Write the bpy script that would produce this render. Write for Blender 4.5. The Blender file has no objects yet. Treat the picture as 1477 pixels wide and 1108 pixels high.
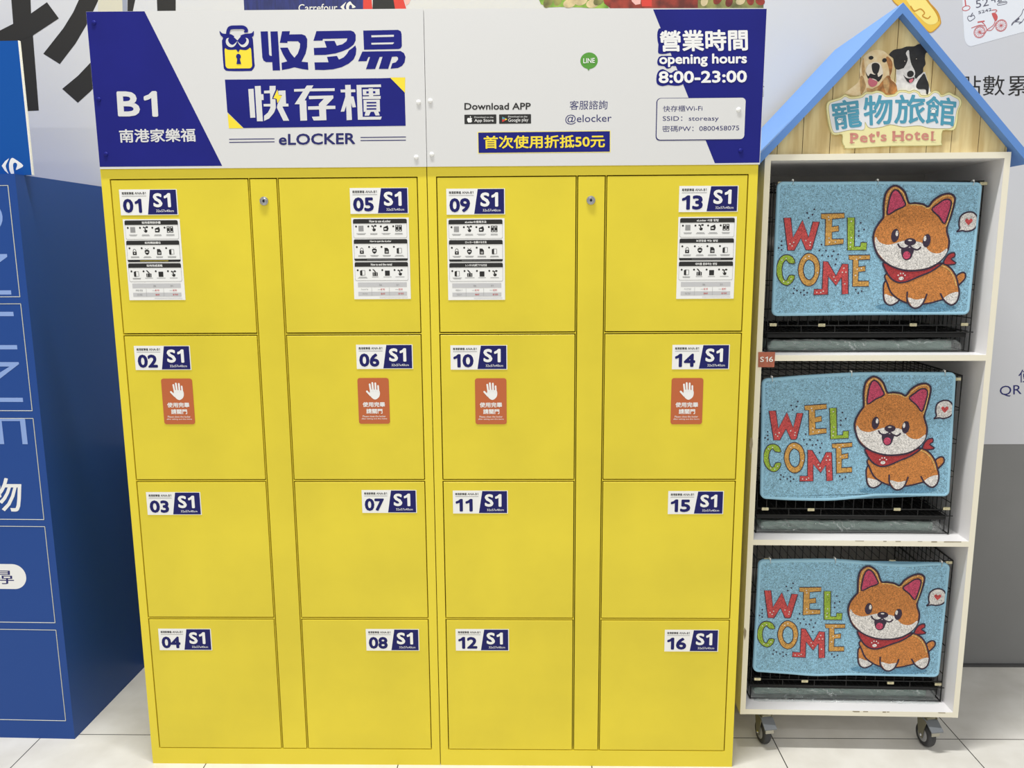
import bpy, bmesh, math, random
from mathutils import Vector, Matrix, noise
from mathutils.geometry import tessellate_polygon

S = bpy.context.scene
COL = S.collection
random.seed(7)

# ------------------------------------------------------------------ camera, world, lights, exposure
cam = bpy.data.cameras.new('camera')
cam.sensor_fit = 'HORIZONTAL'
cam.sensor_width = 36.0
cam.lens = 1140.0 / 1477.0 * 36.0
cam.clip_start = 0.05
camo = bpy.data.objects.new('camera', cam)
COL.objects.link(camo)
camo.matrix_world = Matrix(((0.999819, 0.003028, 0.018772, 0.271132), (0.018018, 0.164537, -0.986206, -2.217406),
                            (-0.006075, 0.986366, 0.164453, 1.566634), (0, 0, 0, 1)))
S.camera = camo

W = bpy.data.worlds.new('world')
S.world = W
W.use_nodes = True
W.node_tree.nodes['Background'].inputs[0].default_value = (0.985, 0.99, 1.0, 1)
W.node_tree.nodes['Background'].inputs[1].default_value = 0.42


def strip_light(name, loc, sx, sy, power, col=(1, 0.995, 0.975), aim=None):
    l = bpy.data.lights.new(name, 'AREA')
    l.shape = 'RECTANGLE'
    l.size = sx
    l.size_y = sy
    l.energy = power
    l.color = col
    o = bpy.data.objects.new(name, l)
    COL.objects.link(o)
    o.location = loc
    if aim:
        d = Vector(aim) - Vector(loc)
        o.rotation_euler = d.to_track_quat('-Z', 'Y').to_euler()
    return o


# rows of long ceiling tubes running parallel to the wall
strip_light('ceiling_tube_light', (-0.3, -0.8, 6.0), 2.2, 0.24, 285)
strip_light('ceiling_tube_light', (0.0, -5.6, 6.0), 9.0, 0.20, 75)
strip_light('ceiling_tube_light', (0.0, -9.5, 6.0), 12.0, 0.25, 390)

S.view_settings.view_transform = 'Standard'
S.view_settings.look = 'None'
S.view_settings.exposure = 0.03
S.view_settings.gamma = 1.0
S.view_settings.use_curve_mapping = False


# ------------------------------------------------------------------ materials
def lin(c):
    def f(v):
        v /= 255.0
        return v / 12.92 if v <= 0.04045 else ((v + 0.055) / 1.055) ** 2.4
    return (f(c[0]), f(c[1]), f(c[2]), 1)


MATS = {}


def M(name, rgb, rough=0.5, metal=0.0, spec=0.5, vary=0.0, vscale=8.0, bump=0.0, bscale=60.0, stretch=None, rgb2=None):
    m = bpy.data.materials.new(name)
    m.use_nodes = True
    nt = m.node_tree
    b = nt.nodes['Principled BSDF']
    b.inputs['Base Color'].default_value = lin(rgb)
    b.inputs['Roughness'].default_value = rough
    b.inputs['Metallic'].default_value = metal
    b.inputs['Specular IOR Level'].default_value = spec
    if vary or bump:
        tc = nt.nodes.new('ShaderNodeTexCoord')
        mp = nt.nodes.new('ShaderNodeMapping')
        mp.inputs['Scale'].default_value = stretch or (1, 1, 1)
        nt.links.new(tc.outputs['Object'], mp.inputs['Vector'])
    if vary:
        n = nt.nodes.new('ShaderNodeTexNoise')
        n.inputs['Scale'].default_value = vscale
        n.inputs['Detail'].default_value = 5
        nt.links.new(mp.outputs['Vector'], n.inputs['Vector'])
        r = nt.nodes.new('ShaderNodeValToRGB')
        r.color_ramp.elements[0].position = 0.35
        r.color_ramp.elements[1].position = 0.68
        c2 = rgb2 or tuple(max(0, v * (1 - vary)) for v in rgb)
        r.color_ramp.elements[0].color = lin(c2)
        r.color_ramp.elements[1].color = lin(rgb)
        nt.links.new(n.outputs['Fac'], r.inputs['Fac'])
        nt.links.new(r.outputs['Color'], b.inputs['Base Color'])
    if bump:
        n2 = nt.nodes.new('ShaderNodeTexNoise')
        n2.inputs['Scale'].default_value = bscale
        n2.inputs['Detail'].default_value = 3
        nt.links.new(mp.outputs['Vector'], n2.inputs['Vector'])
        bp = nt.nodes.new('ShaderNodeBump')
        bp.inputs['Strength'].default_value = bump
        bp.inputs['Distance'].default_value = 0.004
        nt.links.new(n2.outputs['Fac'], bp.inputs['Height'])
        nt.links.new(bp.outputs['Normal'], b.inputs['Normal'])
    MATS[name] = m
    return m


def coil_mat(name, rgb, dark=0.62, light=1.12):
    """looped vinyl coil: fine squiggly fibres with small dark holes"""
    m = M(name, rgb, 0.55, spec=0.35)
    nt = m.node_tree
    b = nt.nodes['Principled BSDF']
    tc = nt.nodes.new('ShaderNodeTexCoord')
    n = nt.nodes.new('ShaderNodeTexNoise')
    n.inputs['Scale'].default_value = 210
    n.inputs['Detail'].default_value = 2
    n.inputs['Distortion'].default_value = 1.6
    v = nt.nodes.new('ShaderNodeTexNoise')
    v.inputs['Scale'].default_value = 330
    v.inputs['Detail'].default_value = 1
    for q in (n, v):
        nt.links.new(tc.outputs['Object'], q.inputs['Vector'])
    r = nt.nodes.new('ShaderNodeValToRGB')
    e = r.color_ramp.elements
    e[0].position = 0.38
    e[0].color = lin(tuple(c * 0.84 for c in rgb))
    e[1].position = 0.62
    e[1].color = lin(tuple(min(255, c * light) for c in rgb))
    nt.links.new(n.outputs['Fac'], r.inputs['Fac'])
    r2 = nt.nodes.new('ShaderNodeValToRGB')
    r2.color_ramp.elements[0].position = 0.29
    r2.color_ramp.elements[0].color = (dark * 0.6, dark * 0.6, dark * 0.6, 1)
    r2.color_ramp.elements[1].position = 0.37
    r2.color_ramp.elements[1].color = (1, 1, 1, 1)
    nt.links.new(v.outputs['Fac'], r2.inputs['Fac'])
    mx = nt.nodes.new('ShaderNodeMix')
    mx.data_type = 'RGBA'
    mx.blend_type = 'MULTIPLY'
    mx.inputs[0].default_value = 1.0
    nt.links.new(r.outputs['Color'], mx.inputs[6])
    nt.links.new(r2.outputs['Color'], mx.inputs[7])
    nt.links.new(mx.outputs[2], b.inputs['Base Color'])
    bp = nt.nodes.new('ShaderNodeBump')
    bp.inputs['Strength'].default_value = 0.8
    bp.inputs['Distance'].default_value = 0.003
    nt.links.new(n.outputs['Fac'], bp.inputs['Height'])
    nt.links.new(bp.outputs['Normal'], b.inputs['Normal'])
    return m


M('yellow_paint', (232, 212, 56), 0.36, spec=0.4, vary=0.05, vscale=3.5, bump=0.05, bscale=4.0)
M('yellow_body', (233, 213, 58), 0.38, spec=0.4)
M('navy_vinyl', (32, 36, 128), 0.45, spec=0.15, vary=0.06, vscale=6)
M('navy_ink', (38, 40, 104), 0.5, spec=0.3)
M('navy_sticker', (34, 35, 100), 0.5, spec=0.15)
M('sign_white', (219, 219, 218), 0.42, spec=0.4)
M('edge_white', (242, 242, 240), 0.4)
M('sticker_white', (240, 240, 238), 0.45)
M('print_yellow', (246, 222, 52), 0.5)
M('print_yellow_pale', (250, 236, 130), 0.5)
M('ink_black', (28, 27, 26), 0.5)
M('ink_grey', (150, 150, 150), 0.6)
M('pale_grey', (196, 196, 198), 0.6)
M('ink_red', (200, 60, 60), 0.6)
M('sticker_orange', (190, 98, 52), 0.45)
M('line_green', (82, 152, 48), 0.5)
M('play_teal', (80, 150, 165), 0.5)
M('chrome', (205, 205, 208), 0.22, metal=1.0)
M('keyhole', (25, 25, 25), 0.5)
M('zinc', (175, 172, 160), 0.35, metal=1.0)
M('brass_clip', (214, 206, 170), 0.35, metal=0.7)
M('blue_paint', (36, 74, 146), 0.42, spec=0.22, bump=0.03, bscale=5)
M('blue_sign', (20, 82, 162), 0.45, spec=0.15)
M('blue_print', (140, 168, 224), 0.5)
M('worn_edge', (214, 216, 206), 0.4)
M('wall_white', (206, 207, 211), 0.55, spec=0.3, bump=0.03, bscale=40)
M('wall_grey', (134, 134, 133), 0.6, spec=0.25, vary=0.05, vscale=2.5, bump=0.02, bscale=60)
M('wall_beige', (206, 202, 182), 0.5)
M('wall_metal', (150, 156, 172), 0.35)
M('wall_black', (44, 43, 42), 0.55, spec=0.3)
M('base_dark', (74, 74, 74), 0.6)
M('poster_navy', (40, 50, 122), 0.5, vary=0.25, vscale=30, stretch=(4, 1, 0.6))
M('poster_red', (206, 58, 46), 0.5)
M('poster_meat', (170, 60, 42), 0.5, vary=0.45, vscale=22)
M('poster_green', (150, 186, 76), 0.5, vary=0.4, vscale=26, rgb2=(96, 140, 48))
M('poster_olive', (150, 150, 84), 0.5, vary=0.4, vscale=30)
M('poster_cream', (226, 206, 160), 0.5, vary=0.2, vscale=30)
M('poster_pink', (226, 176, 172), 0.5)
M('coin_gold', (238, 196, 74), 0.5)
M('coin_light', (250, 228, 128), 0.5)
M('coin_line', (206, 148, 44), 0.5)
M('card_white', (228, 232, 238), 0.5)
M('doodle_red', (202, 92, 92), 0.6)
M('doodle_grey', (96, 96, 112), 0.6)
M('wood', (232, 214, 160), 0.5, spec=0.3, vary=0.22, vscale=5, rgb2=(204, 178, 122), stretch=(9, 9, 0.9), bump=0.05, bscale=40)
M('wood_gap', (70, 54, 34), 0.8)
M('roof_blue', (98, 142, 208), 0.5, spec=0.3)
M('cabinet_white', (232, 230, 230), 0.42, spec=0.4)
M('cabinet_back', (196, 192, 186), 0.6)
M('cabinet_edge', (238, 232, 212), 0.5)
M('scuff', (150, 138, 112), 0.7)
M('tag_orange', (190, 106, 80), 0.5, vary=0.15, vscale=30)
M('black_wire', (34, 34, 34), 0.42, spec=0.5)
M('shade_black', (26, 26, 26), 0.5, spec=0.3)
M('tray_green', (146, 170, 160), 0.5)
M('tie_white', (225, 225, 220), 0.4)
M('rubber', (52, 52, 54), 0.6)
M('wheel_grey', (150, 150, 152), 0.45)
M('caster_steel', (150, 146, 126), 0.38, metal=0.85)
M('pedal_grey', (112, 116, 120), 0.5)
M('plaque_cream', (236, 228, 170), 0.45)
M('plaque_olive', (176, 170, 112), 0.5)
M('plaque_white', (226, 228, 232), 0.45)
M('plaque_teal', (76, 152, 178), 0.45)
M('plaque_pink', (206, 138, 124), 0.5)
# dogs printed on the gable
M('fur_cream', (244, 226, 186), 0.6, vary=0.2, vscale=60, rgb2=(232, 202, 150))
M('fur_light', (250, 240, 222), 0.6, vary=0.08, vscale=60)
M('fur_tan', (222, 178, 118), 0.6, vary=0.25, vscale=70)
M('fur_rust', (204, 138, 76), 0.6, vary=0.3, vscale=70)
M('fur_black', (40, 39, 41), 0.6, vary=0.3, vscale=70)
M('fur_white', (240, 238, 236), 0.6, vary=0.14, vscale=60)
M('nose_black', (24, 22, 22), 0.5)
M('tongue', (206, 108, 124), 0.5)
# looped mats
coil_mat('mat_blue', (140, 186, 210))
M('mat_rim', (146, 192, 214), 0.45)
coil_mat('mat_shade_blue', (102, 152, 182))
coil_mat('mat_orange', (202, 130, 66))
coil_mat('mat_white', (222, 218, 214))
coil_mat('mat_line', (56, 42, 62), dark=0.9)
coil_mat('mat_pink', (196, 72, 104))
coil_mat('mat_red', (172, 54, 58))
coil_mat('mat_letter_red', (200, 78, 78))
coil_mat('mat_letter_orange', (206, 156, 80))
coil_mat('mat_letter_green', (154, 184, 62))
coil_mat('mat_sand', (222, 184, 112))


def floor_mat():
    m = M('floor_tile', (226, 223, 214), 0.32, spec=0.4)
    nt = m.node_tree
    b = nt.nodes['Principled BSDF']
    tc = nt.nodes.new('ShaderNodeTexCoord')
    sp = nt.nodes.new('ShaderNodeSeparateXYZ')
    nt.links.new(tc.outputs['Object'], sp.inputs[0])

    def mth(op, a, bb=None):
        n = nt.nodes.new('ShaderNodeMath')
        n.operation = op
        for i, q in enumerate((a, bb)):
            if q is None:
                continue
            if isinstance(q, (int, float)):
                n.inputs[i].default_value = q
            else:
                nt.links.new(q, n.inputs[i])
        return n.outputs[0]
    outs = []
    for ax, off in ((0, 0.132), (1, -0.147)):
        t = mth('ADD', sp.outputs[ax], off)
        t = mth('PINGPONG', t, 0.3)          # 0 on every grout line of the 0.6 m grid
        outs.append(mth('LESS_THAN', t, 0.0016))
    g = mth('MAXIMUM', outs[0], outs[1])
    n = nt.nodes.new('ShaderNodeTexNoise')
    n.inputs['Scale'].default_value = 9
    n.inputs['Detail'].default_value = 8
    nt.links.new(tc.outputs['Object'], n.inputs['Vector'])
    r = nt.nodes.new('ShaderNodeValToRGB')
    r.color_ramp.elements[0].position = 0.3
    r.color_ramp.elements[0].color = lin((217, 213, 203))
    r.color_ramp.elements[1].position = 0.7
    r.color_ramp.elements[1].color = lin((232, 229, 221))
    nt.links.new(n.outputs['Fac'], r.inputs['Fac'])
    mx = nt.nodes.new('ShaderNodeMix')
    mx.data_type = 'RGBA'
    nt.links.new(g, mx.inputs[0])
    nt.links.new(r.outputs['Color'], mx.inputs[6])
    mx.inputs[7].default_value = lin((52, 49, 45))
    nt.links.new(mx.outputs[2], b.inputs['Base Color'])


floor_mat()


def bag_mat():
    m = bpy.data.materials.new('clear_bag')
    m.use_nodes = True
    nt = m.node_tree
    nt.nodes.clear()
    out = nt.nodes.new('ShaderNodeOutputMaterial')
    tr = nt.nodes.new('ShaderNodeBsdfTransparent')
    tr.inputs[0].default_value = (0.93, 0.95, 0.94, 1)
    gl = nt.nodes.new('ShaderNodeBsdfGlossy')
    gl.inputs['Roughness'].default_value = 0.1
    df = nt.nodes.new('ShaderNodeBsdfDiffuse')
    df.inputs[0].default_value = (0.86, 0.9, 0.89, 1)
    a = nt.nodes.new('ShaderNodeMixShader')
    a.inputs[0].default_value = 0.2
    nt.links.new(tr.outputs[0], a.inputs[1])
    nt.links.new(df.outputs[0], a.inputs[2])
    fr = nt.nodes.new('ShaderNodeFresnel')
    fr.inputs[0].default_value = 1.5
    c = nt.nodes.new('ShaderNodeMixShader')
    nt.links.new(fr.outputs[0], c.inputs[0])
    nt.links.new(a.outputs[0], c.inputs[1])
    nt.links.new(gl.outputs[0], c.inputs[2])
    nt.links.new(c.outputs[0], out.inputs[0])
    tc = nt.nodes.new('ShaderNodeTexCoord')
    mp = nt.nodes.new('ShaderNodeMapping')
    mp.inputs['Scale'].default_value = (1.0, 1.6, 2.2)
    nz = nt.nodes.new('ShaderNodeTexNoise')
    nz.inputs['Scale'].default_value = 34
    nz.inputs['Detail'].default_value = 3
    nz.inputs['Distortion'].default_value = 1.2
    bp = nt.nodes.new('ShaderNodeBump')
    bp.inputs['Strength'].default_value = 1.0
    bp.inputs['Distance'].default_value = 0.02
    nt.links.new(tc.outputs['Object'], mp.inputs['Vector'])
    nt.links.new(mp.outputs[0], nz.inputs['Vector'])
    nt.links.new(nz.outputs['Fac'], bp.inputs['Height'])
    nt.links.new(bp.outputs[0], gl.inputs['Normal'])
    cr = nt.nodes.new('ShaderNodeValToRGB')
    el = cr.color_ramp.elements
    el[0].position = 0.0
    el[0].color = (0.16, 0.16, 0.16, 1)
    el[1].position = 1.0
    el[1].color = (0.16, 0.16, 0.16, 1)
    for pos, v in ((0.485, 0.16), (0.5, 0.55), (0.515, 0.16)):
        q = el.new(pos)
        q.color = (v, v, v, 1)
    n2 = nt.nodes.new('ShaderNodeTexNoise')
    n2.inputs['Scale'].default_value = 9
    n2.inputs['Detail'].default_value = 2
    n2.inputs['Distortion'].default_value = 2.2
    nt.links.new(mp.outputs[0], n2.inputs['Vector'])
    nt.links.new(n2.outputs['Fac'], cr.inputs['Fac'])
    nt.links.new(cr.outputs['Color'], a.inputs[0])
    MATS['clear_bag'] = m


bag_mat()


# ------------------------------------------------------------------ object helpers
def tag(o, label=None, cat=None, group=None, kind=None):
    if label:
        o['label'] = label
    if cat:
        o['category'] = cat
    if group:
        o['group'] = group
    if kind:
        o['kind'] = kind
    return o


def thing(name, label, cat, loc=(0, 0, 0), rz=0.0, group=None):
    o = bpy.data.objects.new(name, None)
    o.empty_display_size = 0.1
    COL.objects.link(o)
    o.location = loc
    o.rotation_euler = (0, 0, rz)
    return tag(o, label, cat, group)


class MB:
    """collects faces with materials and links them as one mesh object"""

    def __init__(self):
        self.v, self.f, self.m, self.s, self.mats = [], [], [], [], []

    def mi(self, mat):
        if mat not in self.mats:
            self.mats.append(mat)
        return self.mats.index(mat)

    def add(self, verts, faces, mat, smooth=False):
        o = len(self.v)
        k = self.mi(mat)
        self.v += [tuple(p) for p in verts]
        for f in faces:
            self.f.append(tuple(i + o for i in f))
            self.m.append(k)
            self.s.append(smooth)

    def bm(self, bm, mat, smooth=False, mx=None):
        bm.verts.index_update()
        vs = [(mx @ v.co) if mx else v.co.copy() for v in bm.verts]
        self.add(vs, [[v.index for v in f.verts] for f in bm.faces], mat, smooth)
        bm.free()

    def box(self, x0, x1, y0, y1, z0, z1, mat, bev=0.0, seg=2, mx=None):
        bm = bmesh.new()
        bmesh.ops.create_cube(bm, size=1.0)
        for v in bm.verts:
            v.co = Vector((x0 + (v.co.x + 0.5) * (x1 - x0), y0 + (v.co.y + 0.5) * (y1 - y0), z0 + (v.co.z + 0.5) * (z1 - z0)))
        if bev:
            bmesh.ops.bevel(bm, geom=list(bm.edges), offset=bev, segments=seg, affect='EDGES', profile=0.5)
        self.bm(bm, mat, False, mx)

    def tube(self, pts, r, mat, n=6, closed=False, caps=True):
        P = [Vector(p) for p in pts]
        k = len(P)
        rings = []
        up = Vector((0.13, 0.31, 0.94)).normalized()
        for i, p in enumerate(P):
            a = P[i - 1] if (i > 0 or closed) else p
            b = P[(i + 1) % k] if (i < k - 1 or closed) else p
            t = (b - a).normalized()
            u = t.cross(up)
            if u.length < 1e-3:
                u = t.cross(Vector((1, 0, 0)))
            u.normalize()
            w = t.cross(u)
            rr = r[i] if isinstance(r, (list, tuple)) else r
            rings.append([p + (u * math.cos(2 * math.pi * j / n) + w * math.sin(2 * math.pi * j / n)) * rr for j in range(n)])
        vs = [q for rg in rings for q in rg]
        fs = []
        for i in range(k if closed else k - 1):
            a, b = i * n, ((i + 1) % k) * n
            for j in range(n):
                fs.append((a + j, a + (j + 1) % n, b + (j + 1) % n, b + j))
        if caps and not closed:
            fs.append(tuple(range(n))[::-1])
            fs.append(tuple((k - 1) * n + j for j in range(n)))
        self.add(vs, fs, mat, n > 5)

    def lathe(self, prof, mat, mx, n=28, smooth=True):
        """prof: (radius, height) pairs about local z"""
        vs, fs = [], []
        for r, h in prof:
            for j in range(n):
                a = 2 * math.pi * j / n
                vs.append(mx @ Vector((r * math.cos(a), r * math.sin(a), h)))
        for i in range(len(prof) - 1):
            for j in range(n):
                fs.append((i * n + j, i * n + (j + 1) % n, (i + 1) * n + (j + 1) % n, (i + 1) * n + j))
        fs.append(tuple(range(n))[::-1])
        fs.append(tuple((len(prof) - 1) * n + j for j in range(n)))
        self.add(vs, fs, mat, smooth)

    def prism(self, pts, y0, y1, mat, side=None, axis='y'):
        """outline in (x, z) pushed through y0..y1"""
        n = len(pts)
        tri = tessellate_polygon([[Vector((a, b, 0)) for a, b in pts]])
        A = [(a, y0, b) for a, b in pts]
        B = [(a, y1, b) for a, b in pts]
        if axis == 'x':
            A = [(y0, a, b) for a, b in pts]
            B = [(y1, a, b) for a, b in pts]
        area = sum(pts[i][0] * pts[(i + 1) % n][1] - pts[(i + 1) % n][0] * pts[i][1] for i in range(n))
        flip = area < 0
        ft, bt = [], []
        for t in tri:
            q = [pts[i] for i in t]
            ar = (q[1][0] - q[0][0]) * (q[2][1] - q[0][1]) - (q[2][0] - q[0][0]) * (q[1][1] - q[0][1])
            tt = tuple(t) if ar > 0 else tuple(t)[::-1]
            ft.append(tt)
            bt.append(tuple(i + n for i in tt[::-1]))
        sd = []
        for i in range(n):
            j = (i + 1) % n
            q = (i, i + n, j + n, j)
            sd.append(q[::-1] if flip else q)
        if side and side != mat:
            self.add(A + B, ft + bt, mat)
            self.add(A + B, sd, side)
        else:
            self.add(A + B, ft + bt + sd, mat)

    def build(self, name, parent=None, label=None, kind=None):
        me = bpy.data.meshes.new(name)
        me.from_pydata(self.v, [], self.f)
        for mt in self.mats:
            me.materials.append(MATS[mt])
        me.polygons.foreach_set('material_index', self.m)
        me.polygons.foreach_set('use_smooth', self.s)
        me.update()
        o = bpy.data.objects.new(name, me)
        COL.objects.link(o)
        if parent:
            o.parent = parent
        return tag(o, label, kind=kind)


# ------------------------------------------------------------------ flat print toolkit
_glyph = {}


ONE = [(.27, 0), (.365, 0), (.365, .727), (.285, .727), (.20, .63), (.09, .575), (.09, .495), (.18, .53), (.27, .595)]


_k = 1.0


def run_mesh(s, plain):
    if plain and '1' in s:            # upright figure one without a foot
        vs, fs, x = [], [], 0.0
        for i, t in enumerate(s.split('1')):
            if i:
                k = len(vs)
                vs += [(a + x, b) for a, b in ONE]
                fs += [tuple(q + k for q in f) for f in tessellate_polygon([[Vector((a, b, 0)) for a, b in ONE]])]
                x += 0.46 * _k
            if t.strip():
                v, f = run_mesh(t, True)
                k = len(vs)
                m = min(q[0] for q in v)
                vs += [(a + x - m + 0.05, b) for a, b in v]
                fs += [tuple(q + k for q in g) for g in f]
                x = max(q[0] for q in vs) + 0.06
        return vs, fs
    c = bpy.data.curves.new('lettering', 'FONT')
    c.body = s
    c.resolution_u = 3
    o = bpy.data.objects.new('lettering', c)
    COL.objects.link(o)
    dg = bpy.context.evaluated_depsgraph_get()
    me = bpy.data.meshes.new_from_object(o.evaluated_get(dg))
    vs = [(v.co.x, v.co.y) for v in me.vertices]
    fs = [tuple(p.vertices) for p in me.polygons]
    bpy.data.objects.remove(o)
    bpy.data.curves.remove(c)
    bpy.data.meshes.remove(me)
    return vs, fs


_h = run_mesh('0', True)[0]
_k = (max(q[1] for q in _h) - min(q[1] for q in _h)) / 0.727
_y = min(q[1] for q in _h)
ONE = [(a * _k, b * _k + _y) for a, b in ONE]


def glyphs(s):
    """outline mesh of a line of text, scaled to a unit box; latin and chinese runs use their own fonts"""
    if s not in _glyph:
        runs = []
        for ch in s:
            plain = '1' in s and ord(ch) < 0x2000      # lines without a figure one stay whole
            if runs and runs[-1][1] == plain:
                runs[-1][0] += ch
            else:
                runs.append([ch, plain])
        vs, fs, x = [], [], 0.0
        for t, plain in runs:
            v, f = run_mesh(t, plain)
            k = len(vs)
            vs += [(a + x, b) for a, b in v]
            fs += [tuple(i + k for i in q) for q in f]
            x = max(q[0] for q in vs) + 0.06 + (0.25 if t.endswith(' ') else 0)
        x0, x1 = min(v[0] for v in vs), max(v[0] for v in vs)
        y0, y1 = min(v[1] for v in vs), max(v[1] for v in vs)
        vs = [((a - x0) / (x1 - x0), (b - y0) / (y1 - y0)) for a, b in vs]
        # face the front
        ff = []
        for f in fs:
            ar = sum(vs[f[i]][0] * vs[f[(i + 1) % len(f)]][1] - vs[f[(i + 1) % len(f)]][0] * vs[f[i]][1] for i in range(len(f)))
            ff.append(f if ar > 0 else f[::-1])
        v3, f3 = [(u, v, 0.0) for u, v in vs], ff
        _glyph[s] = (v3, f3)
    return _glyph[s]


def smooth(pts, n=5, closed=True):
    out = []
    k = len(pts)
    rng = range(k) if closed else range(k - 1)
    for i in rng:
        if closed:
            p0, p1, p2, p3 = pts[i - 1], pts[i], pts[(i + 1) % k], pts[(i + 2) % k]
        else:
            p0, p1, p2, p3 = pts[max(i - 1, 0)], pts[i], pts[i + 1], pts[min(i + 2, k - 1)]
        for j in range(n):
            t = j / n
            out.append(tuple(0.5 * (2 * p1[q] + (p2[q] - p0[q]) * t + (2 * p0[q] - 5 * p1[q] + 4 * p2[q] - p3[q]) * t * t
                                    + (3 * p1[q] - p0[q] - 3 * p2[q] + p3[q]) * t ** 3) for q in (0, 1)))
    if not closed:
        out.append(tuple(pts[-1]))
    return out


def ell(c, rx, ry, n=24, rot=0.0):
    ca, sa = math.cos(rot), math.sin(rot)
    return [(c[0] + rx * math.cos(t) * ca - ry * math.sin(t) * sa, c[1] + rx * math.cos(t) * sa + ry * math.sin(t) * ca)
            for t in [2 * math.pi * i / n for i in range(n)]]


def rrect(x0, x1, z0, z1, r, n=5):
    out = []
    for cx, cz, a0 in ((x1 - r, z0 + r, -90), (x1 - r, z1 - r, 0), (x0 + r, z1 - r, 90), (x0 + r, z0 + r, 180)):
        for i in range(n + 1):
            a = math.radians(a0 + 90 * i / n)
            out.append((cx + r * math.cos(a), cz + r * math.sin(a)))
    return out


class Art:
    """flat printing: 2-D shapes mapped onto a real surface; each layer sits a hair in front of the last"""

    def __init__(self, mb, y=0.0, fn=None, step=0.00025):
        self.mb, self.y, self.fn, self.step = mb, y, fn, step

    def tick(self):
        self.n = (getattr(self, 'n', 0) + 1) % 11
        return self.n * 0.035

    def p(self, a, b, layer):
        if self.fn:
            return self.fn(a, b, layer * self.step)
        return (a, self.y - layer * self.step, b)

    def poly(self, pts, mat, layer):
        layer += self.tick()
        tri = tessellate_polygon([[Vector((a, b, 0)) for a, b in pts]])
        ff = []
        for t in tri:
            q = [pts[i] for i in t]
            ar = (q[1][0] - q[0][0]) * (q[2][1] - q[0][1]) - (q[2][0] - q[0][0]) * (q[1][1] - q[0][1])
            ff.append(tuple(t) if ar > 0 else tuple(t)[::-1])
        self.mb.add([self.p(a, b, layer) for a, b in pts], ff, mat)

    def rect(self, x0, x1, z0, z1, mat, layer):
        self.poly([(x0, z0), (x1, z0), (x1, z1), (x0, z1)], mat, layer)

    def stroke(self, pts, w, mat, layer, closed=False, aspect=1.0):
        """ribbon of width w along pts; aspect = size of one unit of b over one unit of a"""
        k = len(pts)
        layer += self.tick()
        L, Rr = [], []
        for i in range(k):
            a = pts[i - 1] if (i > 0 or closed) else pts[i]
            b = pts[(i + 1) % k] if (i < k - 1 or closed) else pts[i]
            dx, dz = b[0] - a[0], (b[1] - a[1]) * aspect
            d = math.hypot(dx, dz) or 1
            nx, nz = -dz / d * w / 2, dx / d * w / 2 / aspect
            L.append((pts[i][0] + nx, pts[i][1] + nz))
            Rr.append((pts[i][0] - nx, pts[i][1] - nz))
        vs = [self.p(a, b, layer) for a, b in L + Rr]
        fs = []
        for i in range(k if closed else k - 1):
            j = (i + 1) % k
            fs.append((i + k, j + k, j, i))
        self.mb.add(vs, fs, mat)

    def text(self, s, box, mat, layer, off=0.0):
        """box: bottom-left, bottom-right, top-left corners"""
        vs, fs = glyphs(s)
        (ax, az), (bx, bz), (cx, cz) = box
        hh = math.hypot(cx - ax, cz - az)
        ww = math.hypot(bx - ax, bz - az)
        dv = off if off > 0.009 else 0.0          # stroke weight added, as a share of the line height
        du = dv * hh / ww
        n = 0 if not dv else (8 if hh > 0.02 else 4)
        for i in range(max(n, 1)):
            t = 2 * math.pi * i / max(n, 1) + (0.4 if n == 4 else 0)
            ou, ov = (du * math.cos(t), dv * math.sin(t)) if n else (0, 0)
            L = layer + 0.2 * i
            pts = []
            for u, v, dj in vs:
                u = du + u * (1 - 2 * du) + ou
                v = dv + v * (1 - 2 * dv) + ov
                pts.append(self.p(ax + (bx - ax) * u + (cx - ax) * v, az + (bz - az) * u + (cz - az) * v, L + dj))
            self.mb.add(pts, fs, mat)

    def tbox(self, s, x0, x1, z0, z1, mat, layer, off=0.0):
        self.text(s, [(x0, z0), (x1, z0), (x0, z1)], mat, layer, off)


# ------------------------------------------------------------------ the setting
b = MB()
b.box(-7.0, 8.0, -13.0, 0.611, -0.05, 0.0, 'floor_tile')
b.build('floor', kind='structure')

b = MB()
b.box(-4.5, 5.5, 0.610, 0.72, 0.868, 3.6, 'wall_white')
b.box(-4.5, 5.5, 0.611, 0.72, 0.0, 0.868, 'wall_grey')
wall = b.build('wall_back', kind='structure')
b = MB()
b.box(-4.5, 5.5, 0.600, 0.611, 0.0, 0.010, 'base_dark')
b.build('baseboard_back', kind='structure')

WY = 0.6098
# giant black lettering at the left
b = MB()
a = Art(b, WY)
a.poly([(-1.4722,2.4442),(-1.4054,2.4434),(-1.4096,2.3774),(-1.4108,2.3069),(-1.4165,2.0614),(-1.4608,2.0598),(-1.4610,2.2917),(-1.4749,2.3449)], 'wall_black', 1)
a.poly([(-1.5946,2.2872),(-1.5925,2.3049),(-1.5228,2.3238),(-1.4749,2.3449),(-1.4096,2.3774),(-1.3514,2.4125),(-1.3161,2.3608),(-1.4108,2.3069),(-1.4633,2.2897)], 'wall_black', 2)
a.poly([(-1.2200,2.4528),(-1.1555,2.4521),(-1.1829,2.4040),(-1.2249,2.3363),(-1.2661,2.2798),(-1.3276,2.2131),(-1.3812,2.2474),(-1.3033,2.3293),(-1.2647,2.3797),(-1.2396,2.4221)], 'wall_black', 1)
a.poly([(-1.2262,2.2121),(-1.1893,2.2454),(-1.1010,2.3389),(-1.0592,2.3384),(-1.1557,2.1974),(-1.2282,2.1242),(-1.2774,2.0856),(-1.3274,2.1320),(-1.2679,2.1746)], 'wall_black', 1)
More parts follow.
